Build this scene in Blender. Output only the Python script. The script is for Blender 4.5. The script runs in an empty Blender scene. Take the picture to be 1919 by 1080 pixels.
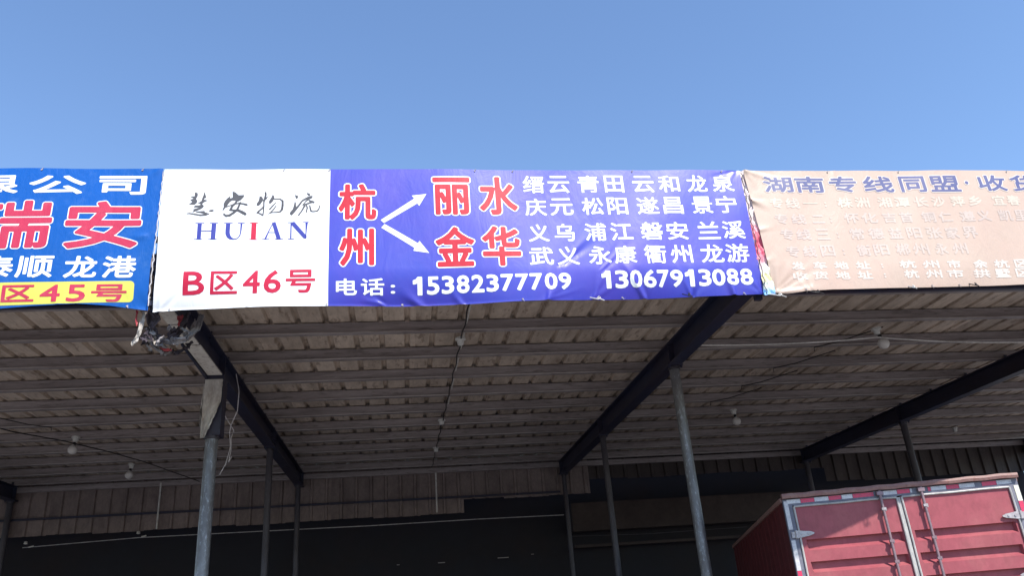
import bpy, bmesh, math, random
import numpy as np
from mathutils import Matrix, Vector, noise
from mathutils.geometry import tessellate_polygon

random.seed(7)
rng = np.random.default_rng(11)
scene = bpy.context.scene
COL = scene.collection

# ------------------------------------------------------------------ camera
cam_data = bpy.data.cameras.new('camera')
cam_data.lens = 28.7433
cam_data.sensor_width = 36.0
cam_data.clip_start = 0.05
cam_data.clip_end = 3000
cam = bpy.data.objects.new('camera', cam_data)
COL.objects.link(cam)
rt = Vector((0.990586, -0.116907, -0.071218))
up = Vector((0.017652, -0.40682, 0.913338))
fw = Vector((0.135749, 0.905997, 0.400926))
M = Matrix((rt, up, -fw)).transposed().to_4x4()
M.translation = Vector((0.0, -6.0792, 1.6))
cam.matrix_world = M
scene.camera = cam

# ------------------------------------------------------------------ sky, sun, exposure
SUN_EL, SUN_AZ = math.radians(47.4), math.radians(24.0)   # azimuth: to the right of straight behind the viewer
world = bpy.data.worlds.new('World')
scene.world = world
world.use_nodes = True
wn = world.node_tree
bgn = wn.nodes['Background']
sky = wn.nodes.new('ShaderNodeTexSky')
sky.sky_type = 'NISHITA'
sky.sun_disc = False
sky.sun_elevation = SUN_EL
sky.sun_rotation = math.pi - SUN_AZ
sky.altitude = 0
sky.air_density = 1.0
sky.dust_density = 0.3
sky.ozone_density = 4.6
wn.links.new(sky.outputs[0], bgn.inputs[0])
bgn.inputs[1].default_value = 0.15

sun_data = bpy.data.lights.new('sun', 'SUN')
sun_data.energy = 4.1
sun_data.angle = math.radians(0.53)
sun_data.color = (1.0, 0.955, 0.88)
sun = bpy.data.objects.new('sun', sun_data)
COL.objects.link(sun)
S = Vector((math.sin(SUN_AZ) * math.cos(SUN_EL), -math.cos(SUN_AZ) * math.cos(SUN_EL), math.sin(SUN_EL)))
sun.rotation_euler = S.to_track_quat('Z', 'Y').to_euler()
sun.location = S * 60

scene.view_settings.view_transform = 'Standard'
scene.view_settings.look = 'None'
scene.view_settings.gamma = 1.0
scene.view_settings.exposure = 0.86
scene.view_settings.use_curve_mapping = False
scene.cycles.max_bounces = 8
scene.cycles.diffuse_bounces = 6


# ------------------------------------------------------------------ helpers
def tag(o, label=None, cat=None, group=None, kind=None):
    if label: o['label'] = label
    if cat: o['category'] = cat
    if group: o['group'] = group
    if kind: o['kind'] = kind
    return o


def empty(name, loc=(0, 0, 0), rz=0.0, **k):
    o = bpy.data.objects.new(name, None)
    COL.objects.link(o)
    o.location = loc
    o.rotation_euler = (0, 0, rz)
    o.empty_display_size = 0.2
    tag(o, **k)
    return o


def mesh_obj(name, me, mat=None, parent=None, loc=None, label=None):
    if mat is not None and not me.materials:
        me.materials.append(mat)
    o = bpy.data.objects.new(name, me)
    COL.objects.link(o)
    if parent is not None:
        o.parent = parent
    if loc is not None:
        o.location = loc
    if label:
        o['label'] = label
    return o


class MB:
    """collects shapes, links them as ONE mesh object"""
    def __init__(self):
        self.v = []
        self.f = []

    def add(self, vs, fs):
        n = len(self.v)
        self.v += [tuple(p) for p in vs]
        self.f += [tuple(i + n for i in q) for q in fs]
        return self

    def box(self, a, b):
        x0, y0, z0 = a
        x1, y1, z1 = b
        return self.add([(x0, y0, z0), (x1, y0, z0), (x1, y1, z0), (x0, y1, z0), (x0, y0, z1), (x1, y0, z1), (x1, y1, z1), (x0, y1, z1)],
                        [(0, 3, 2, 1), (4, 5, 6, 7), (0, 1, 5, 4), (1, 2, 6, 5), (2, 3, 7, 6), (3, 0, 4, 7)])

    def prism(self, poly, d0, d1, f):
        """poly (a,b) list extruded from d0 to d1; f(a,b,d) -> xyz"""
        n = len(poly)
        vs = [f(a, b, d0) for a, b in poly] + [f(a, b, d1) for a, b in poly]
        fs = [(i, (i + 1) % n, (i + 1) % n + n, i + n) for i in range(n)]
        tri = tessellate_polygon([[Vector((a, b, 0)) for a, b in poly]])
        fs += [tuple(t) for t in tri] + [tuple(i + n for i in reversed(t)) for t in tri]
        return self.add(vs, fs)

    def tube(self, pts, r, seg=8, cap=True):
        pts = [Vector(p) for p in pts]
        rs = r if isinstance(r, (list, tuple)) else [r] * len(pts)
        vs, fs = [], []
        t = (pts[1] - pts[0]).normalized()
        nrm = t.orthogonal().normalized()
        for i, p in enumerate(pts):
            if i == 0: t2 = pts[1] - pts[0]
            elif i == len(pts) - 1: t2 = pts[-1] - pts[-2]
            else: t2 = pts[i + 1] - pts[i - 1]
            t2.normalize()
            nrm = (nrm - t2 * nrm.dot(t2)).normalized()
            b = t2.cross(nrm)
            for k in range(seg):
                a = 2 * math.pi * k / seg
                vs.append(p + (nrm * math.cos(a) + b * math.sin(a)) * rs[i])
        for i in range(len(pts) - 1):
            for k in range(seg):
                fs.append((i * seg + k, i * seg + (k + 1) % seg, (i + 1) * seg + (k + 1) % seg, (i + 1) * seg + k))
        if cap:
            fs.append(tuple(reversed(range(seg))))
            fs.append(tuple(range((len(pts) - 1) * seg, len(pts) * seg)))
        return self.add(vs, fs)

    def lathe(self, prof, c, seg=20):
        """prof (r,z) list around the vertical axis through c"""
        vs, fs = [], []
        for r, z in prof:
            for k in range(seg):
                a = 2 * math.pi * k / seg
                vs.append((c[0] + r * math.cos(a), c[1] + r * math.sin(a), c[2] + z))
        for i in range(len(prof) - 1):
            for k in range(seg):
                fs.append((i * seg + k, i * seg + (k + 1) % seg, (i + 1) * seg + (k + 1) % seg, (i + 1) * seg + k))
        fs.append(tuple(reversed(range(seg))))
        fs.append(tuple(range((len(prof) - 1) * seg, len(prof) * seg)))
        return self.add(vs, fs)

    def build(self, name, mat, parent=None, smooth=False, off=None, loc=None, label=None):
        vs = self.v
        if off is not None:
            vs = [(x - off[0], y - off[1], z - off[2]) for x, y, z in vs]
        me = bpy.data.meshes.new(name)
        me.from_pydata(vs, [], self.f)
        me.validate()
        me.update()
        if smooth:
            for p in me.polygons:
                p.use_smooth = True
        return mesh_obj(name, me, mat, parent, loc, label)


def curve_smooth(o, ang=40):
    me = o.data
    for p in me.polygons:
        p.use_smooth = True
    me.set_sharp_from_angle(angle=math.radians(ang))
    return o


# ------------------------------------------------------------------ materials
def new_mat(name):
    m = bpy.data.materials.new(name)
    m.use_nodes = True
    nt = m.node_tree
    return m, nt, nt.nodes['Principled BSDF']


def N(nt, typ, **k):
    n = nt.nodes.new(typ)
    for a, b in k.items():
        if a.startswith('_'):
            setattr(n, a[1:], b)
        else:
            n.inputs[a].default_value = b
    return n


def ramp(nt, stops):
    r = nt.nodes.new('ShaderNodeValToRGB')
    e = r.color_ramp.elements
    while len(e) < len(stops):
        e.new(0.5)
    for i, (p, c) in enumerate(stops):
        e[i].position = p
        e[i].color = (*c, 1) if len(c) == 3 else c
    return r


def worn(name, base, dirt, amount=0.5, scale=3.0, rough=0.5, metal=0.0, stretch=(1, 1, 1), bump=0.15, spec=0.5,
         fine=30.0, jitter=0.0, speck=None, speck_scale=40, speck_amt=.5):
    """painted or bare surface with blotchy dirt, fine grain and relief; per-object tone jitter"""
    m, nt, b = new_mat(name)
    L = nt.links.new
    tc = N(nt, 'ShaderNodeTexCoord')
    mp = N(nt, 'ShaderNodeMapping')
    mp.inputs['Scale'].default_value = stretch
    L(tc.outputs['Object'], mp.inputs[0])
    oi = N(nt, 'ShaderNodeObjectInfo')
    mul = N(nt, 'ShaderNodeVectorMath', _operation='SCALE')
    mul.inputs[0].default_value = (13.7, 7.1, 23.3)
    L(oi.outputs['Random'], mul.inputs['Scale'])
    ad = N(nt, 'ShaderNodeVectorMath', _operation='ADD')
    L(mp.outputs[0], ad.inputs[0]); L(mul.outputs[0], ad.inputs[1])
    n1 = N(nt, 'ShaderNodeTexNoise', Scale=scale, Detail=7.0, Roughness=0.65)
    L(ad.outputs[0], n1.inputs['Vector'])
    r1 = ramp(nt, [(max(0, .62 - amount * .35), (0, 0, 0)), (min(1, .78 - amount * .1), (1, 1, 1))])
    L(n1.outputs[0], r1.inputs[0])
    mix = N(nt, 'ShaderNodeMix', _data_type='RGBA')
    mix.inputs[6].default_value = (*base, 1)
    mix.inputs[7].default_value = (*dirt, 1)
    L(r1.outputs[0], mix.inputs[0])
    n2 = N(nt, 'ShaderNodeTexNoise', Scale=fine, Detail=4.0, Roughness=0.7)
    L(ad.outputs[0], n2.inputs['Vector'])
    mr = N(nt, 'ShaderNodeMapRange')
    mr.inputs[1].default_value = .3; mr.inputs[2].default_value = .7
    mr.inputs[3].default_value = .82; mr.inputs[4].default_value = 1.12
    L(n2.outputs[0], mr.inputs[0])
    hs = N(nt, 'ShaderNodeHueSaturation')
    L(mix.outputs[2], hs.inputs['Color'])
    val = N(nt, 'ShaderNodeMath', _operation='MULTIPLY')
    jr = N(nt, 'ShaderNodeMapRange')
    jr.inputs[3].default_value = 1 - jitter; jr.inputs[4].default_value = 1 + jitter
    L(oi.outputs['Random'], jr.inputs[0])
    L(mr.outputs[0], val.inputs[0]); L(jr.outputs[0], val.inputs[1])
    L(val.outputs[0], hs.inputs['Value'])
    out = hs.outputs[0]
    if speck:
        n3 = N(nt, 'ShaderNodeTexNoise', Scale=speck_scale, Detail=3.0, Roughness=0.8)
        L(ad.outputs[0], n3.inputs['Vector'])
        r3 = ramp(nt, [(.56, (0, 0, 0)), (.64, (speck_amt,) * 3)])
        L(n3.outputs[0], r3.inputs[0])
        mx = N(nt, 'ShaderNodeMix', _data_type='RGBA')
        mx.inputs[7].default_value = (*speck, 1)
        L(r3.outputs[0], mx.inputs[0]); L(out, mx.inputs[6])
        out = mx.outputs[2]
    L(out, b.inputs['Base Color'])
    b.inputs['Metallic'].default_value = metal
    b.inputs['Specular IOR Level'].default_value = spec
    rr = N(nt, 'ShaderNodeMapRange')
    rr.inputs[3].default_value = max(.05, rough - .1); rr.inputs[4].default_value = min(1, rough + .15)
    L(n1.outputs[0], rr.inputs[0]); L(rr.outputs[0], b.inputs['Roughness'])
    bp = N(nt, 'ShaderNodeBump', Strength=bump, Distance=0.01)
    L(n2.outputs[0], bp.inputs['Height']); L(bp.outputs[0], b.inputs['Normal'])
    return m


def vinyl(name, base, tint=None, rough=0.42, spec=0.5, grime=(.5, .47, .45), grime_amt=.15, bump=.25, fade=None):
    """printed tarpaulin: even print colour, slight ink unevenness, weave and small creases in relief"""
    m, nt, b = new_mat(name)
    L = nt.links.new
    tc = N(nt, 'ShaderNodeTexCoord')
    n1 = N(nt, 'ShaderNodeTexNoise', Scale=1.3, Detail=5.0, Roughness=0.6)
    L(tc.outputs['Object'], n1.inputs['Vector'])
    mix = N(nt, 'ShaderNodeMix', _data_type='RGBA')
    t = tint if tint else tuple(c * .88 for c in base)
    mix.inputs[6].default_value = (*base, 1)
    mix.inputs[7].default_value = (*t, 1)
    r0 = ramp(nt, [(.35, (0, 0, 0)), (.68, (1, 1, 1))])
    L(n1.outputs[0], r0.inputs[0]); L(r0.outputs[0], mix.inputs[0])
    n2 = N(nt, 'ShaderNodeTexNoise', Scale=6.0, Detail=8.0, Roughness=0.72)
    L(tc.outputs['Object'], n2.inputs['Vector'])
    r2 = ramp(nt, [(.52, (0, 0, 0)), (.78, (grime_amt,) * 3)])
    L(n2.outputs[0], r2.inputs[0])
    mg = N(nt, 'ShaderNodeMix', _data_type='RGBA')
    mg.inputs[7].default_value = (*grime, 1)
    L(r2.outputs[0], mg.inputs[0]); L(mix.outputs[2], mg.inputs[6])
    L(mg.outputs[2], b.inputs['Base Color'])
    b.inputs['Roughness'].default_value = rough
    b.inputs['Specular IOR Level'].default_value = spec
    mp = N(nt, 'ShaderNodeMapping')
    mp.inputs['Scale'].default_value = (3.2, 1, 1.3)
    mp.inputs['Rotation'].default_value = (0, .5, 0)
    L(tc.outputs['Object'], mp.inputs[0])
    n3 = N(nt, 'ShaderNodeTexNoise', Scale=2.2, Detail=5.0, Roughness=0.6, Distortion=.8)
    L(mp.outputs[0], n3.inputs['Vector'])
    bp = N(nt, 'ShaderNodeBump', Strength=bump, Distance=0.05)
    L(n3.outputs[0], bp.inputs['Height']); L(bp.outputs[0], b.inputs['Normal'])
    return m


MAT = {}
MAT['ground'] = worn('concrete_yard', (0.18, 0.172, 0.16), (0.12, 0.11, 0.1), .5, .6, .85, fine=9, bump=.2)
MAT['shed_floor'] = worn('dark_shed_floor', (0.22, 0.21, 0.21), (0.13, 0.12, 0.12), .6, .8, .8, fine=9, bump=.2)
MAT['roof_sheet'] = worn('dusty_cream_roof_steel', (0.56, 0.455, 0.375), (0.3, 0.235, 0.19), .6, 1.4, .5, stretch=(2.2, .6, 1), fine=11, jitter=.15, bump=.08, speck=(.16, .10, .07), speck_scale=5, speck_amt=.55)
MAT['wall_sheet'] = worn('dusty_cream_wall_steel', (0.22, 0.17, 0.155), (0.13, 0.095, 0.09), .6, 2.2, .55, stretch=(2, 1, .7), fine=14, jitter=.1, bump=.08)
MAT['purlin'] = worn('dusty_galvanised_purlin', (0.33, 0.285, 0.285), (0.21, 0.175, 0.175), .7, 3.0, .5, metal=.15, stretch=(.35, 1, 3), fine=16, jitter=.08, bump=.1, speck=(.09, .07, .065), speck_scale=9, speck_amt=.5)
MAT['lip'] = worn('lit_edge_steel_lip', (.50, .45, .44), (.24, .19, .18), .5, 3.0, .4, metal=.2, stretch=(.4, 1, 1), fine=16, bump=.05)  # brighter than the purlin: ground light along its lower edge put into the colour
MAT['beam'] = worn('dark_blue_black_beam_paint', (0.022, 0.026, 0.055), (0.03, 0.02, 0.032), .6, 2.0, .45, stretch=(1, .3, 1), fine=20, bump=.1)
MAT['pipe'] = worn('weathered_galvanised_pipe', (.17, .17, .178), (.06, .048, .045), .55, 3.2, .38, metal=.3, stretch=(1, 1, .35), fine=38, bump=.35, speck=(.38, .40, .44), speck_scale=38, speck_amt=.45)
MAT['pipe_dark'] = worn('dark_pipe', (0.06, 0.055, 0.068), (0.03, 0.022, 0.024), .6, 3.0, .5, metal=.2, stretch=(1, 1, .4), fine=30, bump=.25)  # darker pipe tone, used for the middle and rear posts
MAT['wall_sheet_dark'] = worn('dark_brown_wall_steel', (0.048, 0.034, 0.031), (0.03, 0.02, 0.02), .7, 1.6, .6, stretch=(2, 1, .7), fine=12, jitter=.15, bump=.08)  # darker brown variant of the wall sheets for the right bays
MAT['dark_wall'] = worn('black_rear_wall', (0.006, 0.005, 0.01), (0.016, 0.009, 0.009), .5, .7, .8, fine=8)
MAT['brown_beam'] = worn('brown_concrete_lintel', (0.045, 0.03, 0.028), (0.025, 0.015, 0.015), .6, 1.5, .8, fine=14)
MAT['bulb_glass'], _nt, _b = new_mat('dusty_white_bulb')
_b.inputs['Base Color'].default_value = (.62, .58, .55, 1); _b.inputs['Roughness'].default_value = .3
MAT['plastic'] = worn('white_plastic', (.62, .60, .57), (.4, .36, .33), .4, 20, .4, fine=60, bump=.05)
MAT['white_cable'] = worn('white_cable_jacket', (.6, .57, .55), (.4, .36, .33), .4, 8, .45)
MAT['black_cable'] = worn('black_cable_jacket', (.02, .018, .02), (.05, .04, .04), .3, 8, .5)
MAT['string'] = worn('pale_string', (.5, .47, .48), (.3, .28, .28), .4, 14, .7)
MAT['v_white'] = vinyl('white_vinyl', (0.78, 0.78, 0.8), (0.74, 0.75, 0.77), grime_amt=.04, grime=(.75, .75, .8), bump=.12)
MAT['v_blue'] = vinyl('violet_blue_vinyl', (0.019, 0.034, 0.36), (0.05, 0.034, 0.36), rough=.37, spec=.6, grime_amt=.05, grime=(.3, .3, .6), bump=.055)
MAT['v_left'] = vinyl('azure_vinyl', (0.004, 0.085, 0.36), (0.005, 0.078, 0.31), rough=.5, spec=.2, grime_amt=.12, grime=(.25, .4, .6), bump=.2)
MAT['v_beige'] = vinyl('faded_pinkish_beige_vinyl', (0.46, 0.35, 0.28), (0.48, 0.34, 0.275), rough=.45, spec=.35, grime_amt=.35, grime=(.36, .27, .23), bump=.14)
MAT['ink_white'] = vinyl('white_ink', (0.74, 0.76, 0.76), (0.7, 0.73, 0.73), rough=.42, spec=.4, grime_amt=.08, bump=.1)
MAT['ink_red'] = vinyl('red_ink', (0.46, 0.01, 0.028), (0.405, 0.009, 0.025), rough=.42, spec=.28, grime_amt=.05, bump=.05)
MAT['ink_pink'] = vinyl('pinkish_red_ink', (0.46, 0.03, 0.075), (0.405, 0.026, 0.066), rough=.5, spec=.3, grime_amt=.1, bump=.16)
MAT['ink_crimson'] = vinyl('crimson_ink', (0.46, 0.008, 0.045), (0.405, 0.007, 0.04), rough=.5, spec=.3, grime_amt=.05, bump=.1)
MAT['ink_yellow'] = vinyl('pale_yellow_ink', (0.58, 0.57, 0.1), (0.51, 0.502, 0.088), rough=.5, spec=.3, grime_amt=.05, bump=.1)
MAT['ink_grey'] = vinyl('grey_ink', (0.07, 0.07, 0.08), (0.062, 0.062, 0.07), rough=.5, spec=.3, grime_amt=.1, bump=.1)
MAT['ink_blue'] = vinyl('indigo_ink', (0.035, 0.045, 0.28), (0.031, 0.04, 0.246), rough=.5, spec=.3, grime_amt=.02, bump=.1)
MAT['ink_slate'] = vinyl('faded_slate_blue_ink', (0.07, 0.08, 0.2), (0.1, 0.1, 0.22), rough=.45, spec=.5, grime_amt=.3, grime=(.24, .2, .24), bump=.1)
MAT['ink_pale'] = vinyl('faded_cream_ink', (0.55, 0.47, 0.37), (0.5, 0.4, 0.34), rough=.42, spec=.5, grime_amt=.6, grime=(.41, .31, .27), bump=.1)
MAT['ink_faint'] = vinyl('nearly_gone_cream_ink', (0.49, 0.395, 0.335), (0.46, 0.365, 0.32), rough=.42, spec=.5, grime_amt=.7, grime=(.41, .31, .27), bump=.1)
MAT['ink_cream'] = vinyl('cream_white_ink', (.60, .52, .46), (.54, .45, .39), rough=.42, spec=.5, grime_amt=.4, grime=(.45, .36, .31), bump=.1)
MAT['cloth_grey'] = worn('grey_dirty_tarp', (.30, .275, .275), (.11, .09, .09), .6, 9, .9, spec=.2, fine=40, bump=.4)
MAT['cloth_dark'] = worn('dark_dirty_tarp', (.08, .065, .08), (.035, .026, .026), .6, 9, .9, spec=.2, fine=40, bump=.4)
MAT['cloth_red'] = worn('red_tarp_scrap', (.38, .04, .05), (.2, .03, .04), .5, 9, .6, fine=40, bump=.3)
MAT['cloth_white'] = worn('white_dirty_tarp', (.54, .51, .47), (.27, .22, .19), .65, 9, .85, spec=.2, stretch=(1, 1, .4), fine=40, bump=.4)
MAT['board'] = worn('off_white_board', (.60, .56, .51), (.40, .33, .28), .35, 6, .55, fine=30, bump=.1, speck=(.16, .11, .10), speck_scale=14, speck_amt=.5)
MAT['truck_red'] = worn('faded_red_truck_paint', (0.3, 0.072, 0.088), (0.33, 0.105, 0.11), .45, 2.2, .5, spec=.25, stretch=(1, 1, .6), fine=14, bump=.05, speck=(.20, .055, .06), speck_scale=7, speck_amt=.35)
MAT['truck_side'] = worn('shaded_red_truck_side', (0.1, 0.015, 0.018), (0.075, 0.016, 0.018), .4, 1.2, .5, stretch=(1, .4, 1), fine=12, bump=.05)  # truck red with the shade on the side put into the colour
MAT['truck_rail'] = worn('rusty_pink_rail', (0.22, 0.11, 0.1), (0.28, 0.17, 0.14), .6, 7, .55, fine=40, bump=.3, speck=(.2, .07, .05), speck_scale=26, speck_amt=.7)
MAT['truck_frame'] = worn('blue_grey_frame_paint', (.12, .12, .16), (.2, .19, .22), .5, 7, .5, fine=30)
MAT['gasket'] = worn('pale_door_gasket', (0.42, 0.4, 0.38), (0.24, 0.22, 0.22), .5, 9, .45, stretch=(1, 1, .5), fine=40, bump=.2)
MAT['rod'] = worn('mauve_steel_rod', (0.24, 0.155, 0.17), (0.18, 0.14, 0.16), .5, 9, .4, metal=.3, fine=40)
MAT['hinge'] = worn('pale_worn_hinge_steel', (0.42, 0.38, 0.38), (0.22, 0.18, 0.18), .5, 16, .4, metal=.35, fine=50, bump=.3)
MAT['tape_white'] = worn('white_reflective_tape', (0.52, 0.51, 0.53), (0.38, 0.35, 0.38), .4, 14, .35, fine=60, bump=.05, speck=(.3, .28, .3), speck_scale=50, speck_amt=.4)
MAT['tape_red'] = worn('red_reflective_tape', (.55, .03, .09), (.42, .04, .1), .4, 14, .35, fine=60, bump=.05)
MAT['tape_yellow'] = worn('yellowed_reflective_tape', (.78, .76, .60), (.6, .56, .45), .4, 14, .35, fine=60, bump=.05)
MAT['rubber'] = worn('black_rubber', (.02, .02, .02), (.04, .035, .03), .4, 8, .8, fine=40)
MAT['window_glass'], _nt, _b = new_mat('cab_window_glass')
_b.inputs['Base Color'].default_value = (.02, .025, .03, 1); _b.inputs['Roughness'].default_value = .05
TEXT = {
    'l1': [('限', -3.412, -3.015, 5.193, 5.365), ('公', -2.941, -2.509, 5.187, 5.361), ('司', -2.413, -2.041, 5.18, 5.356)],
    'l2': [('瑞', -3.307, -2.71, 4.693, 5.136), ('安', -2.627, -2.037, 4.685, 5.127)],
    'l3': [('泰', -3.172, -2.943, 4.453, 4.638), ('顺', -2.924, -2.656, 4.449, 4.635), ('龙', -2.576, -2.335, 4.444, 4.631), ('港', -2.296, -2.045, 4.44, 4.628)],
    'l4': [('B', -3.189, -3.039, 4.258, 4.39), ('区', -2.995, -2.761, 4.254, 4.389), ('4', -2.721, -2.577, 4.25, 4.388), ('5', -2.53, -2.394, 4.247, 4.387), ('号', -2.353, -2.096, 4.243, 4.385)],
    'w3': [('B', -1.683, -1.518, 4.287, 4.479), ('区', -1.476, -1.269, 4.287, 4.48), ('4', -1.229, -1.097, 4.287, 4.482), ('6', -1.07, -0.935, 4.287, 4.483), ('号', -0.901, -0.669, 4.287, 4.484)],
    'h1': [('杭', -0.508, -0.173, 4.92, 5.291)],
    'h2': [('州', -0.498, -0.191, 4.497, 4.864)],
    'd1': [('丽', 0.279, 0.624, 4.964, 5.355), ('水', 0.676, 1.03, 4.961, 5.366)],
    'd2': [('金', 0.286, 0.636, 4.48, 4.874), ('华', 0.675, 1.024, 4.48, 4.876)],
    'p0': [('电', -0.508, -0.342, 4.263, 4.401), ('话', -0.312, -0.125, 4.26, 4.4), ('：', -0.075, -0.038, 4.258, 4.399)],
    'p1': [('1', 0.104, 0.181, 4.259, 4.41), ('5', 0.217, 0.319, 4.261, 4.411), ('3', 0.337, 0.439, 4.262, 4.412), ('8', 0.46, 0.564, 4.264, 4.414), ('2', 0.581, 0.686, 4.265, 4.415), ('3', 0.703, 0.805, 4.267, 4.416), ('7', 0.823, 0.928, 4.268, 4.417), ('7', 0.944, 1.052, 4.27, 4.418), ('7', 1.064, 1.17, 4.271, 4.419), ('0', 1.189, 1.295, 4.273, 4.42), ('9', 1.307, 1.414, 4.275, 4.421)],
    'c1': [('缙', 1.076, 1.266, 5.191, 5.366), ('云', 1.299, 1.491, 5.191, 5.367), ('青', 1.564, 1.757, 5.192, 5.367), ('田', 1.804, 1.98, 5.192, 5.367), ('云', 2.061, 2.258, 5.192, 5.368), ('和', 2.3, 2.492, 5.192, 5.368), ('龙', 2.561, 2.748, 5.193, 5.368), ('泉', 2.797, 3.0, 5.193, 5.369)],
    'c2': [('庆', 1.078, 1.268, 4.967, 5.138), ('元', 1.298, 1.501, 4.969, 5.14), ('松', 1.58, 1.771, 4.97, 5.142), ('阳', 1.805, 1.988, 4.971, 5.144), ('遂', 2.072, 2.269, 4.973, 5.146), ('昌', 2.308, 2.491, 4.974, 5.147), ('景', 2.573, 2.762, 4.975, 5.149), ('宁', 2.796, 2.989, 4.977, 5.151)],
    'c3': [('义', 1.087, 1.268, 4.715, 4.885), ('乌', 1.313, 1.487, 4.716, 4.887), ('浦', 1.576, 1.767, 4.717, 4.889), ('江', 1.803, 2.0, 4.718, 4.891), ('磐', 2.07, 2.269, 4.719, 4.893), ('安', 2.303, 2.5, 4.72, 4.894), ('兰', 2.582, 2.784, 4.721, 4.896), ('溪', 2.809, 3.014, 4.722, 4.898)],
    'c4': [('武', 1.078, 1.284, 4.493, 4.664), ('义', 1.312, 1.505, 4.493, 4.666), ('永', 1.586, 1.782, 4.494, 4.667), ('康', 1.809, 2.002, 4.495, 4.668), ('衢', 2.072, 2.268, 4.495, 4.669), ('州', 2.306, 2.5, 4.496, 4.671), ('龙', 2.574, 2.781, 4.496, 4.672), ('游', 2.802, 3.013, 4.497, 4.673)],
    'p2': [('1', 1.675, 1.755, 4.279, 4.434), ('3', 1.79, 1.905, 4.28, 4.434), ('0', 1.918, 2.027, 4.281, 4.434), ('6', 2.038, 2.15, 4.282, 4.435), ('7', 2.159, 2.263, 4.283, 4.435), ('9', 2.274, 2.384, 4.283, 4.435), ('1', 2.404, 2.485, 4.284, 4.436), ('3', 2.523, 2.634, 4.285, 4.436), ('0', 2.644, 2.76, 4.286, 4.436), ('8', 2.771, 2.88, 4.287, 4.437), ('8', 2.896, 3.007, 4.288, 4.437)],
    'r0': [('湖', 3.28, 3.571, 5.187, 5.36), ('南', 3.587, 3.881, 5.187, 5.363), ('专', 3.923, 4.196, 5.188, 5.365), ('线', 4.254, 4.564, 5.189, 5.367), ('同', 4.624, 4.887, 5.19, 5.37), ('盟', 4.921, 5.233, 5.191, 5.372), ('·', 5.282, 5.325, 5.191, 5.374), ('收', 5.412, 5.709, 5.192, 5.375), ('货', 5.754, 6.072, 5.193, 5.378), ('源', 6.108, 6.43, 5.194, 5.38)],
    'r1': [('专', 3.303, 3.431, 5.023, 5.131), ('线', 3.455, 3.592, 5.025, 5.132), ('一', 3.624, 3.77, 5.026, 5.133), ('：', 3.832, 3.851, 5.027, 5.135), ('株', 3.958, 4.105, 5.029, 5.136), ('洲', 4.13, 4.27, 5.03, 5.138), ('湘', 4.353, 4.494, 5.032, 5.14), ('潭', 4.52, 4.67, 5.033, 5.141), ('长', 4.712, 4.855, 5.035, 5.143), ('沙', 4.889, 5.025, 5.036, 5.144), ('萍', 5.085, 5.221, 5.037, 5.146), ('乡', 5.256, 5.393, 5.039, 5.147), ('宜', 5.497, 5.635, 5.041, 5.149), ('春', 5.653, 5.792, 5.042, 5.151)],
    'r2': [('专', 3.317, 3.444, 4.863, 4.968), ('线', 3.476, 3.619, 4.864, 4.97), ('二', 3.676, 3.796, 4.865, 4.972), ('：', 3.845, 3.864, 4.866, 4.974), ('怀', 3.983, 4.129, 4.868, 4.976), ('化', 4.151, 4.309, 4.869, 4.978), ('吉', 4.359, 4.491, 4.871, 4.98), ('首', 4.524, 4.657, 4.872, 4.982), ('铜', 4.741, 4.883, 4.874, 4.984), ('仁', 4.917, 5.051, 4.875, 4.986), ('遵', 5.128, 5.272, 4.877, 4.988), ('义', 5.29, 5.434, 4.878, 4.99), ('凯', 5.512, 5.658, 4.879, 4.993), ('里', 5.676, 5.823, 4.881, 4.995)],
    'r3': [('专', 3.339, 3.465, 4.705, 4.815), ('线', 3.489, 3.631, 4.705, 4.816), ('三', 3.679, 3.806, 4.705, 4.817), ('：', 3.871, 3.89, 4.705, 4.818), ('常', 3.999, 4.136, 4.705, 4.819), ('德', 4.177, 4.323, 4.705, 4.821), ('益', 4.372, 4.503, 4.705, 4.822), ('阳', 4.544, 4.692, 4.706, 4.823), ('张', 4.742, 4.899, 4.706, 4.824), ('家', 4.933, 5.066, 4.706, 4.826), ('界', 5.101, 5.251, 4.706, 4.827)],
    'r4': [('专', 3.358, 3.482, 4.536, 4.648), ('线', 3.514, 3.639, 4.537, 4.649), ('四', 3.679, 3.813, 4.538, 4.651), ('：', 3.885, 3.904, 4.539, 4.652), ('衡', 4.021, 4.157, 4.54, 4.653), ('阳', 4.182, 4.326, 4.541, 4.654), ('郴', 4.392, 4.529, 4.542, 4.656), ('州', 4.554, 4.717, 4.543, 4.657), ('永', 4.776, 4.907, 4.544, 4.659), ('州', 4.949, 5.098, 4.545, 4.66)],
    'r5': [('发', 3.374, 3.497, 4.414, 4.49), ('车', 3.575, 3.7, 4.413, 4.49), ('地', 3.771, 3.904, 4.412, 4.489), ('址', 3.975, 4.11, 4.411, 4.489), ('：', 4.209, 4.228, 4.41, 4.489), ('杭', 4.382, 4.542, 4.409, 4.488), ('州', 4.607, 4.769, 4.408, 4.488), ('市', 4.851, 4.982, 4.406, 4.488), ('余', 5.106, 5.246, 4.405, 4.487), ('杭', 5.312, 5.462, 4.404, 4.487), ('区', 5.513, 5.646, 4.403, 4.487)],
    'r6': [('收', 3.368, 3.506, 4.318, 4.393), ('货', 3.553, 3.692, 4.318, 4.394), ('地', 3.763, 3.896, 4.317, 4.394), ('址', 3.967, 4.108, 4.316, 4.395), ('：', 4.212, 4.231, 4.316, 4.395), ('杭', 4.404, 4.547, 4.315, 4.396), ('州', 4.612, 4.773, 4.315, 4.396), ('市', 4.823, 4.985, 4.314, 4.397), ('拱', 5.084, 5.248, 4.314, 4.398), ('墅', 5.299, 5.447, 4.313, 4.398), ('区', 5.498, 5.648, 4.312, 4.399)],
}
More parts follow.
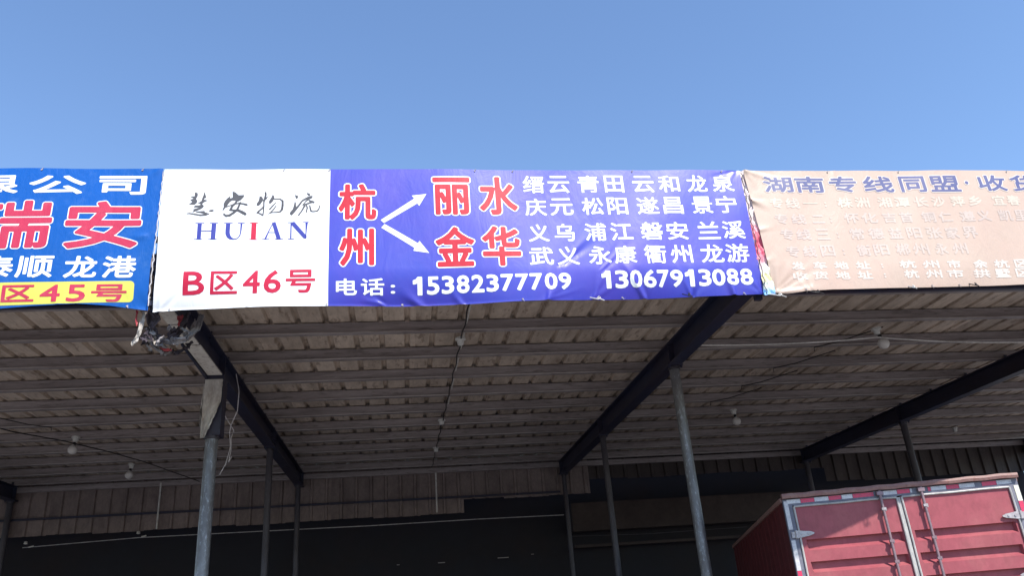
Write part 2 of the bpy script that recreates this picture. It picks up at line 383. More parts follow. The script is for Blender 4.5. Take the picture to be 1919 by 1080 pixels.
BRUSH = [
    ([[(-1.6565, 5.2017), (-1.6368, 5.1965), (-1.6336, 5.1734), (-1.6399, 5.1554), (-1.6451, 5.14), (-1.6332, 5.1246), (-1.636, 5.1067), (-1.6516, 5.089), (-1.6942, 5.0891), (-1.6686, 5.1145), (-1.6871, 5.1325), (-1.6583, 5.1452), (-1.6875, 5.1632), (-1.6536, 5.1657)], [(-1.5817, 5.2068), (-1.5731, 5.1783), (-1.5662, 5.1552), (-1.5796, 5.1501), (-1.5835, 5.1347), (-1.5544, 5.1295), (-1.5789, 5.1142), (-1.5966, 5.0938), (-1.5783, 5.0785), (-1.5836, 5.0632), (-1.6056, 5.0456), (-1.6301, 5.033), (-1.6626, 5.0155), (-1.6494, 5.0357), (-1.6585, 5.0433), (-1.6109, 5.0583), (-1.607, 5.0633), (-1.6538, 5.0636), (-1.6485, 5.0762), (-1.6043, 5.0837), (-1.6032, 5.0964), (-1.6249, 5.1016), (-1.5988, 5.1219), (-1.5944, 5.1475), (-1.586, 5.1784)]], [[(-1.7039, 5.0032, 0.0044), (-1.683, 5.0056, 0.0079), (-1.64, 4.9977, 0.0096), (-1.597, 4.9899, 0.0114), (-1.5592, 4.9947, 0.0153), (-1.5385, 5.0022, 0.0131), (-1.5603, 5.0099, 0.0123), (-1.5864, 5.0176, 0.0153), (-1.6291, 5.0204, 0.0061)], [(-1.6291, 5.0204, 0.0061), (-1.5701, 5.0266, 0.0044)], [(-1.528, 5.0325, 0.0114), (-1.5152, 5.0324, 0.0149), (-1.5047, 5.0349, 0.0123)]]),  # 慧
    ([[(-1.3598, 5.2141), (-1.3398, 5.2079), (-1.3098, 5.1787), (-1.2643, 5.1802), (-1.2698, 5.162), (-1.2919, 5.1337), (-1.3128, 5.1209), (-1.3351, 5.1313), (-1.3589, 5.1324), (-1.3773, 5.117), (-1.3908, 5.093), (-1.4042, 5.0675), (-1.4236, 5.037), (-1.4295, 5.0421), (-1.4199, 5.065), (-1.4233, 5.0957), (-1.4144, 5.1238), (-1.3989, 5.1495), (-1.3765, 5.1701), (-1.3793, 5.1469), (-1.354, 5.1571)]], [[(-1.4105, 5.0649, 0.0061), (-1.3812, 5.0776, 0.0053), (-1.3436, 5.0953, 0.0061), (-1.3009, 5.1028, 0.0096), (-1.2615, 5.095, 0.0131), (-1.2394, 5.0872, 0.014)], [(-1.3236, 5.1209, 0.0131), (-1.3331, 5.1004, 0.0131), (-1.3552, 5.0749, 0.0153), (-1.364, 5.0443, 0.0153), (-1.37, 5.0367, 0.0088)], [(-1.2926, 5.108, 0.0123), (-1.3032, 5.0695, 0.0131), (-1.3143, 5.039, 0.0153), (-1.3385, 5.0137, 0.0175), (-1.3711, 4.9885, 0.0197), (-1.3965, 4.9836, 0.0175), (-1.4146, 4.9989, 0.0131)], [(-1.3701, 5.0392, 0.0131), (-1.3399, 5.0365, 0.0153), (-1.301, 5.0338, 0.0197), (-1.2698, 5.0158, 0.0241), (-1.2474, 5.0004, 0.0219)]]),  # 安
    ([[(-1.1387, 5.1669), (-1.1208, 5.159), (-1.111, 5.1357), (-1.1186, 5.115), (-1.1326, 5.0893), (-1.1493, 5.0765), (-1.1606, 5.0843), (-1.157, 5.0997), (-1.1431, 5.1254)], [(-1.0343, 5.1796), (-1.0249, 5.1666), (-1.0218, 5.1458), (-1.0337, 5.1173), (-1.0524, 5.0967), (-1.0615, 5.1045), (-1.058, 5.1251), (-1.0439, 5.151)]], [[(-1.0944, 5.2006, 0.0123), (-1.0911, 5.1771, 0.0123), (-1.0956, 5.1512, 0.0131), (-1.1031, 5.1098, 0.0079), (-1.1015, 5.0583, 0.007), (-1.1049, 4.9868, 0.007)], [(-1.0751, 5.1615, 0.0026), (-1.0894, 5.1408, 0.0096), (-1.1083, 5.1253, 0.0079)], [(-1.0993, 5.0763, 0.0061), (-1.1175, 5.0482, 0.0096), (-1.1422, 5.0227, 0.0123), (-1.1525, 5.0126, 0.0105), (-1.1282, 5.0022, 0.0088), (-1.1079, 4.9868, 0.0096)], [(-1.0302, 5.138, 0.0079), (-0.9996, 5.1405, 0.007), (-0.9732, 5.1378, 0.0088), (-0.9527, 5.1196, 0.014), (-0.9511, 5.0782, 0.0149), (-0.954, 5.0422, 0.0158), (-0.9683, 5.0192, 0.0105), (-0.9986, 5.0142, 0.007), (-1.0377, 5.0129, 0.0053), (-1.061, 5.0008, 0.0035)], [(-1.0068, 5.1043, 0.0035), (-1.0317, 5.0734, 0.0079), (-1.0542, 5.0427, 0.0088)], [(-1.0014, 5.0784, 0.0035), (-1.0216, 5.0425, 0.007), (-1.0504, 5.0069, 0.0044)]]),  # 物
    ([[(-0.8536, 5.1765), (-0.8311, 5.166), (-0.8286, 5.1556), (-0.8391, 5.14), (-0.8461, 5.1504)], [(-0.8536, 5.1114), (-0.8467, 5.1036), (-0.8434, 5.0726), (-0.8407, 5.0571), (-0.8135, 5.0983), (-0.7924, 5.1294), (-0.7534, 5.1554), (-0.7226, 5.1657), (-0.7092, 5.1631), (-0.7176, 5.1448), (-0.7438, 5.1318), (-0.7703, 5.1293), (-0.7919, 5.1138), (-0.8211, 5.0621), (-0.8545, 5.0109), (-0.8754, 4.9854), (-0.8889, 4.9957), (-0.8873, 5.011), (-0.8665, 5.0417), (-0.857, 5.083)], [(-0.7589, 5.1947), (-0.7366, 5.1894), (-0.7295, 5.1736), (-0.7404, 5.1684), (-0.7518, 5.1789)]], [[(-0.7438, 5.1318, 0.0061), (-0.7654, 5.1137, 0.0061), (-0.7866, 5.0827, 0.0088), (-0.7472, 5.0929, 0.0114), (-0.7122, 5.1083, 0.0131), (-0.7011, 5.1057, 0.0158)], [(-0.7347, 5.1214, 0.0105), (-0.7079, 5.1109, 0.0114)], [(-0.773, 5.0722, 0.0131), (-0.7936, 5.0259, 0.0079), (-0.8186, 4.985, 0.0079)], [(-0.7578, 5.0773, 0.0079), (-0.7504, 5.0515, 0.0088), (-0.758, 5.0103, 0.0061)], [(-0.7312, 5.0746, 0.007), (-0.726, 5.0462, 0.0096), (-0.7187, 5.0204, 0.0105), (-0.701, 5.0161, 0.0079), (-0.6702, 5.0201, 0.0079), (-0.6553, 5.0406, 0.0079), (-0.6493, 5.0717, 0.0044)]]),  # 流
]
LATIN = {
    'H': [[(-1.5963, 4.9157, 0.0271), (-1.593, 4.7677, 0.0271)], [(-1.4854, 4.9148, 0.0298), (-1.4831, 4.7666, 0.0298)], [(-1.5772, 4.8449, 0.0053), (-1.4971, 4.8432, 0.0053)], [(-1.6313, 4.916, 0.0044), (-1.5595, 4.9154, 0.0044)], [(-1.6319, 4.7677, 0.0044), (-1.5649, 4.7669, 0.0044)], [(-1.5194, 4.9166, 0.0044), (-1.4515, 4.9161, 0.0044)], [(-1.5209, 4.7665, 0.0044), (-1.4515, 4.7657, 0.0044)]],
    'U': [[(-1.3747, 4.913, 0.0289), (-1.3747, 4.8481, 0.0289), (-1.3728, 4.8182, 0.0289), (-1.3625, 4.7909, 0.0263), (-1.3467, 4.7745, 0.0175), (-1.3228, 4.7653, 0.007), (-1.2937, 4.7729, 0.0061), (-1.2762, 4.7999, 0.007), (-1.2712, 4.8372, 0.0079), (-1.2701, 4.9122, 0.0114)], [(-1.409, 4.9157, 0.0044), (-1.3387, 4.9152, 0.0044)], [(-1.3002, 4.9149, 0.0044), (-1.2446, 4.9145, 0.0044)]],
    'I': [[(-1.1711, 4.9154, 0.0333), (-1.1694, 4.7642, 0.0333)], [(-1.208, 4.9167, 0.0044), (-1.1367, 4.9162, 0.0044)], [(-1.2076, 4.7641, 0.0044), (-1.1374, 4.7633, 0.0044)]],
    'A': [[(-1.0195, 4.9178, 0.0044), (-1.0532, 4.8351, 0.0061), (-1.0757, 4.7681, 0.0114)], [(-1.0162, 4.9203, 0.0245), (-0.9685, 4.7645, 0.028)], [(-1.055, 4.8276, 0.0044), (-0.9905, 4.8255, 0.0044)], [(-1.1012, 4.7649, 0.0044), (-1.0435, 4.7643, 0.0044)], [(-1.0007, 4.7639, 0.0044), (-0.932, 4.7631, 0.0044)]],
    'N': [[(-0.8664, 4.9151, 0.0289), (-0.7599, 4.7773, 0.0263), (-0.7531, 4.7647, 0.0088)], [(-0.8762, 4.9091, 0.007), (-0.8741, 4.7685, 0.0088)], [(-0.9034, 4.9169, 0.0044), (-0.8556, 4.9165, 0.0044)], [(-0.8976, 4.7628, 0.0044), (-0.8459, 4.7622, 0.0044)], [(-0.7508, 4.9132, 0.0149), (-0.7532, 4.8424, 0.0079), (-0.7544, 4.7672, 0.0053)], [(-0.7815, 4.916, 0.0044), (-0.7334, 4.9156, 0.0044)]],
}
ARROWS = [[(-0.15, 4.932), (-0.123, 4.904), (0.158, 5.087), (0.173, 5.063), (0.237, 5.178), (0.113, 5.164), (0.134, 5.135)], [(-0.117, 4.894), (-0.145, 4.86), (0.124, 4.67), (0.116, 4.643), (0.245, 4.622), (0.167, 4.733), (0.155, 4.711)]]
PLATE = [(-3.314, 4.398), (-3.283, 4.231), (-2.063, 4.407), (-2.043, 4.226)]

# ------------------------------------------------------------------ ground and yard
g = MB()
n_g = 24
xs_ = [-400 + 800 * i / n_g for i in range(n_g + 1)]
g.add([(x, y, 0) for y in xs_ for x in xs_], [(j * (n_g + 1) + i, j * (n_g + 1) + i + 1, (j + 1) * (n_g + 1) + i + 1, (j + 1) * (n_g + 1) + i) for j in range(n_g) for i in range(n_g)])
o = g.build('ground', MAT['ground']); tag(o, kind='structure')
g = MB().box((-14, 1.0, 0.004), (15, 10.0, 0.008))
o = g.build('floor', MAT['shed_floor']); tag(o, kind='structure')

# ------------------------------------------------------------------ the shed
CX = -1.915                       # x of the beam left of the middle bay, bays are 5 m
BX = [CX - 10, CX - 5, CX, CX + 5, CX + 10, CX + 15]
X0, X1 = CX - 10.2, CX + 15.2
def RZ(y): return 4.5814 + 0.0278 * y       # underside of the purlins
shed = empty('loading_shed', (0, 5, 0), label='open loading shed with ribbed metal roof, steel beams and pipe posts behind the banners', cat='shed')
OFF = (0, 5, 0)

# purlins: C sections, open towards the front, standing on the beams
pf = MB()
prof = [(-.013, .009), (-.014, 0), (.055, 0), (.055, .117), (-.004, .117), (-.004, .108), (.006, .106), (.006, .013)]
def purlin_mesh():
    m = MB()
    n = 10
    L_ = X1 - X0
    vs, fs = [], []
    for i in range(n + 1):
        x = X0 + L_ * i / n
        for a, b in prof:
            vs.append((x, a, b))
    k = len(prof)
    for i in range(n):
        for j in range(k):
            j2 = (j + 1) % k
            fs.append((i * k + j, i * k + j2, (i + 1) * k + j2, (i + 1) * k + j))
    m.add(vs, fs)
    me = bpy.data.meshes.new('purlin'); me.from_pydata(m.v, [], m.f); me.update()
    bm = bmesh.new(); bm.from_mesh(me); bmesh.ops.recalc_face_normals(bm, faces=bm.faces); bm.to_mesh(me); bm.free()
    return me
pm = purlin_mesh()
PY = [1.8516 + .8566 * k for k in range(-2, 10)]
lipm = MB().box((X0, -.0185, -.001), (X1, -.0145, .012))  # strip added to carry the painted light line under each purlin
lip_me = bpy.data.meshes.new('lip'); lip_me.from_pydata(lipm.v, [], lipm.f); lip_me.update()
for y in PY:
    po = mesh_obj('purlin', pm, MAT['purlin'], shed, (0, y - OFF[1], RZ(y) + random.uniform(-.003, .003)))
    mesh_obj('lip', lip_me, MAT['lip'], po)

# ribbed roof sheets, three ribs each, lying on the purlins
def ribbed(length, n=4):
    """pan flat, ribs standing up (z) ; runs along y"""
    px = []
    for k in range(3):
        b = k * .275
        px += [(b, 0), (b + .100, 0), (b + .1005, .002), (b + .104, .002), (b + .1045, 0), (b + .200, 0), (b + .216, .042), (b + .250, .042), (b + .266, 0)]
    px += [(.872, 0)]
    m = MB()
    vs = [(x, length * j / n, z) for j in range(n + 1) for x, z in px]
    k = len(px)
    fs = [(j * k + i, j * k + i + 1, (j + 1) * k + i + 1, (j + 1) * k + i) for j in range(n) for i in range(k - 1)]
    me = bpy.data.meshes.new('roof_sheet'); me.from_pydata(vs, [], fs); me.update()
    return me
roof = bpy.data.objects.new('roof', None); COL.objects.link(roof); roof.parent = shed; roof.location = (0, -OFF[1], 0)
sheet_me = ribbed(9.78)
x = -1.304 - .235 - .825 * 13
i = 0
while x < X1:
    o = mesh_obj('roof_sheet', sheet_me, MAT['roof_sheet'], roof, (x, .15, RZ(.15) + .130 + (.0016 if i % 2 else 0)))
    o.rotation_euler = (math.atan(.0278), 0, 0)
    x += .825; i += 1

# beams: I sections with cleats for the purlins
def beam(bx, mat=MAT['beam']):
    me = MB()
    y0, y1 = .18, 9.95
    def sec(xa, xb, za, zb):
        me.add([(xa, y0, RZ(y0) - .25 + za), (xb, y0, RZ(y0) - .25 + za), (xb, y1, RZ(y1) - .25 + za), (xa, y1, RZ(y1) - .25 + za),
                (xa, y0, RZ(y0) - .25 + zb), (xb, y0, RZ(y0) - .25 + zb), (xb, y1, RZ(y1) - .25 + zb), (xa, y1, RZ(y1) - .25 + zb)],
               [(0, 3, 2, 1), (4, 5, 6, 7), (0, 1, 5, 4), (1, 2, 6, 5), (2, 3, 7, 6), (3, 0, 4, 7)])
    sec(bx - .075, bx + .075, 0, .014)
    sec(bx - .005, bx + .005, .014, .232)
    sec(bx - .075, bx + .075, .232, .246)
    for y in (2.45, 6.15, 9.66):          # stiffener plates above the posts
        me.box((bx - .07, y - .006, RZ(y) - .235), (bx - .0055, y + .006, RZ(y) - .019))
        me.box((bx + .0055, y - .006, RZ(y) - .235), (bx + .07, y + .006, RZ(y) - .019))
    b = me.build('beam', mat, shed, off=OFF)
    for y in PY[1:]:
        c = MB().box((bx + .012, y - .008, RZ(y) - .003), (bx + .052, y - .002, RZ(y) + .06))
        c.box((bx + .012, y - .05, RZ(y) - .0039), (bx + .052, y - .002, RZ(y) + .002))
        c.tube([(bx + .04, y - .035, RZ(y) - .03), (bx + .04, y - .035, RZ(y) + .02)], .009, 6)
        c.build('cleat', mat, b, off=OFF)
    return b
for bx in BX:
    beam(bx)

# pipe posts
def post(bx, y, r, top_off=.0, mat=None, lean=0):
    zt = RZ(y) - .25 + top_off
    p = MB().tube([(bx + lean, y, .01), (bx + lean * .5, y, zt * .5), (bx, y, zt - .02)], [r, r * .99, r * .98], 24)
    o = curve_smooth(p.build('post', mat or MAT['pipe'], shed, off=OFF))
    c = MB().box((bx - r - .03, y - r - .02, zt - .013), (bx + r + .03, y + r + .02, zt - .001))
    for sx in (-1, 1):
        c.tube([(bx + sx * (r + .012), y - r - .005, zt - .04), (bx + sx * (r + .012), y - r - .005, zt + .025)], .01, 6)
    c.build('cap_plate', MAT['beam'], o, off=OFF)
    w = MB().lathe([(r + .001, -.05), (r + .010, -.045), (r + .011, -.020), (r + .004, -.014)], (bx, y, zt), 20)
    w.build('collar', MAT['pipe_dark'], o, off=OFF)
    b = MB().box((bx + lean - r - .06, y - r - .06, .008), (bx + lean + r + .06, y + r + .06, .022))
    b.build('base_plate', MAT['beam'], o, off=OFF)
    return o
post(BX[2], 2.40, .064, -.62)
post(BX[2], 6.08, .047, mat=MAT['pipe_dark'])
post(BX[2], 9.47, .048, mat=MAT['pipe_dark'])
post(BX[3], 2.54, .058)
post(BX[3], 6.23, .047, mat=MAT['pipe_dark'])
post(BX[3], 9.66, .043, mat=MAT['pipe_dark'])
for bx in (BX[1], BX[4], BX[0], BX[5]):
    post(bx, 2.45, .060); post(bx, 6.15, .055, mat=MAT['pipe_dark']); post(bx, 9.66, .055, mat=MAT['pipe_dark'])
# square head of the near left post
h = MB()
zt = RZ(2.4) - .25
h.box((CX - .095, 2.31, zt - .64), (CX - .088, 2.50, zt - .002))
h.box((CX + .088, 2.31, zt - .64), (CX + .095, 2.50, zt - .002))
h.box((CX - .0875, 2.32, zt - .64), (CX + .0875, 2.327, zt - .002))
h.box((CX - .0875, 2.49, zt - .64), (CX + .0875, 2.497, zt - .002))
h.box((CX - .0875, 2.3275, zt - .05), (CX + .0875, 2.4895, zt - .04))
h.build('post_head', MAT['beam'], shed, off=OFF, label='square boxed head of the near left post')

# rear wall: ribbed sheets high up, black wall below
rear = bpy.data.objects.new('rear_wall', None); COL.objects.link(rear); rear.parent = shed; rear.location = (0, -OFF[1], 0)
wm = {}
x = X0; i = 0
while x < X1:
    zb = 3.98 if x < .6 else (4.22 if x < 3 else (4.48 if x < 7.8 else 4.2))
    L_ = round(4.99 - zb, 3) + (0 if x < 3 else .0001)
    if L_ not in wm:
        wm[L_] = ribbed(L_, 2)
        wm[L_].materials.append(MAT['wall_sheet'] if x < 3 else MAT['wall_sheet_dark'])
    o = mesh_obj('wall_sheet', wm[L_], None, rear, (x, 9.80 + (.0015 if i % 2 else 0), zb + .012 * math.sin(i * 2.1)))
    o.rotation_euler = (math.radians(90), 0, 0)
    o.rotation_euler = (math.radians(90), 0, 0)
    x += .825; i += 1
MB().box((X0, 9.72, 4.25), (3.0, 9.755, 4.285)).build('wall_rail', MAT['beam'], rear)
MB().box((X0, 9.70, 4.74), (X1, 9.75, 4.835)).build('wall_rail', MAT['purlin'], rear, label='pale rail along the top of the rear wall')
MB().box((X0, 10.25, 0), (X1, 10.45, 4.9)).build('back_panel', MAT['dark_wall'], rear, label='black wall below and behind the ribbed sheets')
lint = MB().box((3.2, 9.82, 3.52), (7.9, 10.1, 4.05))
lint.box((3.2, 9.83, 3.22), (7.9, 10.0, 3.27))
lint.build('lintel', MAT['brown_beam'], rear, label='dull brown concrete lintel in the right bay')
for (x_, z0, z1) in ((-4.40, 3.98, 4.80), (.615, 4.0, 4.74)):
    MB().tube([(x_, 9.70, z1), (x_, 9.70, z0)], .016, 8).build('conduit', MAT['plastic'], rear)
for k, (x_, z_) in enumerate(((-.15, 3.14), (.62, 3.13), (1.75, 3.15), (2.4, 3.18))):  # pale slivers added as painted glints low on the rear wall
    MB().box((x_, 10.13, z_), (x_ + .05 + .08 * (k % 3), 10.145, z_ + .012)).build('glint_sliver', MAT['purlin'], rear)
# front rails that carry the banners
for z in (4.235, 5.385, 4.8):
    MB().box((X0, .085, z), (X1, .125, z + .04)).build('banner_rail', MAT['beam'], shed, off=OFF)
for bx in BX:
    MB().box((bx - .03, .126, 4.2), (bx + .03, .176, 5.42)).build('banner_stud', MAT['beam'], shed, off=OFF)

# ------------------------------------------------------------------ banners
def creases(seed, x0, x1, zb, zt, spec):
    r = random.Random(seed)
    out = []
    for (cx, cz, n, spread, ln, amp, mean) in spec:
        for k in range(n):
            a = mean + r.uniform(-spread, spread)
            out.append((cx + r.uniform(-.03, .03), cz, math.sin(a), math.cos(a), ln * r.uniform(.5, 1.15), r.uniform(.010, .020), 1.45 * amp * r.uniform(.4, 1.1) * r.choice((1, 1, -.7))))
    return out


def make_disp(seed, x0, x1, zb, zt, spec, tuck=.02, wave=.006):
    cr = creases(seed, x0, x1, zb, zt, spec)
    ph = random.Random(seed + 5).uniform(0, 6)
    def disp(X, Z):
        X = np.asarray(X, float); Z = np.asarray(Z, float)
        D = wave * (np.sin(X * 2.3 + ph) * np.sin(Z * 3.1 + ph) + .5 * np.sin(X * 5.1 + Z * 2.3 + ph * 2) + .35 * np.sin(X * 9.0 - Z * 6 + ph))
        t = np.clip((zb + .30 - Z) / .30, 0, 1)
        D = D + tuck * t * t * (1.0 + .45 * np.sin(X * 3.3 + ph))
        for (a, b, sx, sz, ln, w, amp) in cr:
            u = (X - a) * sx + (Z - b) * sz
            v = (X - a) * sz - (Z - b) * sx
            ww = w * (1 + 1.6 * np.clip(u, 0, ln) / ln)
            f = np.clip(1 - u / ln, 0, 1) * np.clip((u + .05) / .05, 0, 1)
            D = D - amp * np.exp(-(v / ww) ** 2) * f
        return D
    return disp


def panel(name, mat, parent, xl, xr, zb, zt, disp, cell=.011, off=(0, 0, 0), yoff=0.0, label=None):
    """xl(z), xr(z), zb(x), zt(x) callables; a cloth grid at y = disp"""
    xa, xb = min(xl(4.2), xl(5.4)), max(xr(4.2), xr(5.4))
    nx = max(4, int((xb - xa) / cell)); nz = int(1.24 / cell)
    s = np.linspace(0, 1, nx + 1); t = np.linspace(0, 1, nz + 1)
    Sg, Tg = np.meshgrid(s, t)
    zm = 4.2 + 1.22 * Tg
    XL = np.vectorize(xl)(zm[:, 0])[:, None]; XR = np.vectorize(xr)(zm[:, 0])[:, None]
    X = XL + (XR - XL) * Sg
    Zb = np.vectorize(zb)(X); Zt = np.vectorize(zt)(X)
    Z = Zb + (Zt - Zb) * Tg
    Y = disp(X, Z) + yoff
    V = np.stack([X - off[0], Y - off[1], Z - off[2]], -1).reshape(-1, 3)
    w = nx + 1
    idx = np.arange((nx + 1) * (nz + 1)).reshape(nz + 1, nx + 1)
    F = np.stack([idx[:-1, :-1], idx[:-1, 1:], idx[1:, 1:], idx[1:, :-1]], -1).reshape(-1, 4)
    me = bpy.data.meshes.new(name)
    me.from_pydata(V.tolist(), [], F.tolist())
    me.update()
    for p in me.polygons: p.use_smooth = True
    return mesh_obj(name, me, mat, parent, label=label)


# ---- lettering: real letter outlines as thin ink meshes lying on the cloth
_glyph = {}
def load_glyphs(chars):
    obs = []
    for c in sorted(set(chars)):
        cu = bpy.data.curves.new('g', 'FONT'); cu.body = c; cu.size = 1.0; cu.resolution_u = 3
        ob = bpy.data.objects.new('g', cu); COL.objects.link(ob); obs.append((c, ob, cu))
    bpy.context.view_layer.update()
    dg = bpy.context.evaluated_depsgraph_get()
    for c, ob, cu in obs:
        me = ob.evaluated_get(dg).to_mesh()
        V = np.array([v.co[:2] for v in me.vertices]); F = [tuple(p.vertices) for p in me.polygons]
        _glyph[c] = (V, F)
        ob.evaluated_get(dg).to_mesh_clear()
    for c, ob, cu in obs:
        bpy.data.objects.remove(ob); bpy.data.curves.remove(cu)


def cut_grid(V, F, step):
    """cut a flat mesh (x,z) along a grid so that it can follow the cloth"""
    bm = bmesh.new()
    vs = [bm.verts.new((float(a), 0.0, float(b))) for a, b in V]
    for f in F:
        try: bm.faces.new([vs[i] for i in f])
        except ValueError: pass
    xa, xb = V[:, 0].min(), V[:, 0].max(); za, zb = V[:, 1].min(), V[:, 1].max()
    for k in range(math.ceil(xa / step), math.floor(xb / step) + 1):
        bmesh.ops.bisect_plane(bm, geom=bm.verts[:] + bm.edges[:] + bm.faces[:], plane_co=(k * step, 0, 0), plane_no=(1, 0, 0))
    for k in range(math.ceil(za / step), math.floor(zb / step) + 1):
        bmesh.ops.bisect_plane(bm, geom=bm.verts[:] + bm.edges[:] + bm.faces[:], plane_co=(0, 0, k * step), plane_no=(0, 0, 1))
    bm.verts.index_update()
    V2 = np.array([(v.co.x, v.co.z) for v in bm.verts]); F2 = [tuple(v.index for v in f.verts) for f in bm.faces]
    bm.free()
    return V2, F2


def ink(name, shapes, mat, parent, disp, r=0.0, level=0, off=(0, 0, 0), step=.014, ncopy=8, label=None):
    """shapes: list of (V,F) in sign x,z; thickened outwards by r; laid on the cloth"""
    AV, AF, n = [], [], 0
    for V, F in shapes:
        V, F = cut_grid(V, F, step)
        offs = [(0, 0)]
        if r > 0:
            offs += [(r * math.cos(2 * math.pi * k / ncopy + .4), r * math.sin(2 * math.pi * k / ncopy + .4)) for k in range(ncopy)]
        if r > .008:
            offs += [(.5 * r * math.cos(2 * math.pi * k / 6), .5 * r * math.sin(2 * math.pi * k / 6)) for k in range(6)]
        for q, (dx, dz) in enumerate(offs):
            X = V[:, 0] + dx; Z = V[:, 1] + dz
            Y = disp(X, Z) - .0017 - level * .0012 - q * .00006
            AV.append(np.stack([X - off[0], Y - off[1], Z - off[2]], -1))
            AF += [tuple(i + n for i in f) for f in F]
            n += len(V)
    me = bpy.data.meshes.new(name)
    me.from_pydata(np.concatenate(AV).tolist(), [], AF)
    me.update()
    return mesh_obj(name, me, mat, parent, label=label)


_one = [(0, .62), (0, .80), (.30, .85), (.56, 1), (1, 1), (1, 0), (.56, 0), (.56, .71), (.28, .65)]
ONE = (np.array(_one, float), [tuple(t) for t in tessellate_polygon([[Vector((a, b, 0)) for a, b in _one]])])


def print_line(key, shrink, mat, parent, disp, r, level=0, off=(0, 0, 0), ncopy=8, name='character', what=''):
    """every character of a printed line is a piece of its own"""
    for (c, *_), shp in zip(TEXT[key], line_shapes(key, shrink)):
        nm = 'digit' if (c.isdigit() and name == 'character') else name
        ink(nm, [shp], mat, parent, disp, r=r, level=level, off=off, ncopy=ncopy, label=(what + ' ' + c).strip() if what else None)


SMALL = '一二：·'
def line_shapes(key, shrink=0.0, chars=None):
    out = []
    row = TEXT[key]
    for idx, (c, x0, x1, z0, z1) in enumerate(row):
        V, F = ONE if c == '1' else _glyph[c]
        if len(V) == 0: continue
        a = V.min(0); b = V.max(0)
        if c in SMALL:
            h = z1 - z0
            if c == '：':
                wx = min(.30 * h, (b[0] - a[0]) * h)
                gx0, gx1 = x0, x0 + max(x1 - x0, .12 * h)
                gz0, gz1 = z0 + .12 * h, z0 + .62 * h
            elif c == '·':
                gx0, gx1 = x0, x1; gz0, gz1 = z0 + .42 * h, z0 + .42 * h + (x1 - x0)
            elif c == '一':
                gx0, gx1 = x0, x1; gz0, gz1 = z0 + .44 * h, z0 + .55 * h
            else:
                gx0, gx1 = x0, x1; gz0, gz1 = z0 + .08 * h, z0 + .88 * h
        else:
            gx0, gx1, gz0, gz1 = x0, x1, z0, z1
        gx0 += shrink; gx1 -= shrink; gz0 += shrink; gz1 -= shrink
        P = (V - a) / (b - a)
        out.append((np.stack([gx0 + P[:, 0] * (gx1 - gx0), gz0 + P[:, 1] * max(.004, gz1 - gz0)], -1), F))
    return out


def poly_shape(pts):
    tri = tessellate_polygon([[Vector((a, b, 0)) for a, b in pts]])
    return np.array(pts, float), [tuple(t) for t in tri]


def stroke_shape(pts):
    V, F = [], []
    P = [np.array(p[:2]) for p in pts]
    for i, p in enumerate(pts):
        if i == 0: t = P[1] - P[0]
        elif i == len(P) - 1: t = P[-1] - P[-2]
        else: t = (P[i + 1] - P[i - 1])
        t = t / (np.linalg.norm(t) + 1e-9)
        nn = np.array([-t[1], t[0]]) * p[2] / 2
        V += [P[i] + nn, P[i] - nn]
    for i in range(len(P) - 1):
        F.append((2 * i, 2 * i + 1, 2 * i + 3, 2 * i + 2))
    return np.array(V), F


def disc_shape(x, z, r, n=10):
    return np.array([(x + r * math.cos(6.2832 * k / n), z + r * math.sin(6.2832 * k / n)) for k in range(n)]), [tuple(range(n))]


load_glyphs(''.join(c for row in TEXT.values() for c, *_ in row))

def lin(pts):
    xs = [p[0] for p in pts]; ys = [p[1] for p in pts]
    return lambda x: float(np.interp(x, xs, ys))

BOLD = .0036
# middle banner: white half and violet-blue half
mid = empty('banner', (.6, 0, 4.2), label='wide banner, left part white with HUIAN, right part violet-blue with two phone numbers', cat='banner')
OM = (.6, 0, 4.2)
specM = [(-.15, 4.19, 6, .35, .26, .007, -1.1), (.15, 4.19, 5, .3, .24, .006, -1.0), (.5, 4.19, 4, .4, .2, .005, -.9), (2.05, 4.20, 6, .7, .45, .007, -.2), (2.45, 4.20, 6, .6, .4, .007, .25), (2.8, 4.20, 5, .6, .45, .006, .3),
         (3.08, 4.21, 6, .6, .4, .006, -.7), (1.2, 4.19, 5, .8, .38, .006, .5), (1.6, 4.20, 4, .6, .5, .006, .6), (-1.85, 4.18, 5, .4, .5, .004, .5), (3.05, 5.42, 5, .5, .3, .004, -2.3), (-1.2, 4.18, 3, .7, .3, .004, 0),
         (1.35, 4.5, 4, .25, .5, .006, .75), (1.7, 4.45, 3, .25, .5, .006, .75)]
dM = make_disp(3, -1.92, 3.09, 4.19, 5.42, specM, tuck=.05, wave=.006)
zbM = lin([(-1.95, 4.168), (-1.7, 4.180), (-.56, 4.180), (.6, 4.176), (1.5, 4.190), (2.4, 4.198), (3.1, 4.205)])
ztM = lin([(-1.95, 5.424), (0, 5.430), (1.6, 5.423), (2.6, 5.428), (3.1, 5.421)])
XM = -.569
wp = panel('white_panel', MAT['v_white'], mid, lin([(4.2, -1.905), (4.5, -1.892), (5.0, -1.912), (5.42, -1.915)]), lambda z: XM, zbM, ztM, dM, off=OM)
bpn = panel('blue_panel', MAT['v_blue'], mid, lambda z: XM, lin([(4.2, 3.088), (4.7, 3.078), (5.42, 3.082)]), zbM, ztM, dM, off=OM)
K = dict(off=OM)
sh = []
for polys, strokes in BRUSH:
    sh.append([poly_shape(p) for p in polys] + [stroke_shape(s) for s in strokes] + [disc_shape(q[0], q[1], q[2] / 2) for s in strokes for q in s])
for g_, c in zip(sh, '慧安物流'):
    ink('character', g_, MAT['ink_grey'], wp, dM, r=.0022, ncopy=5, label='grey brush-written ' + c, **K)
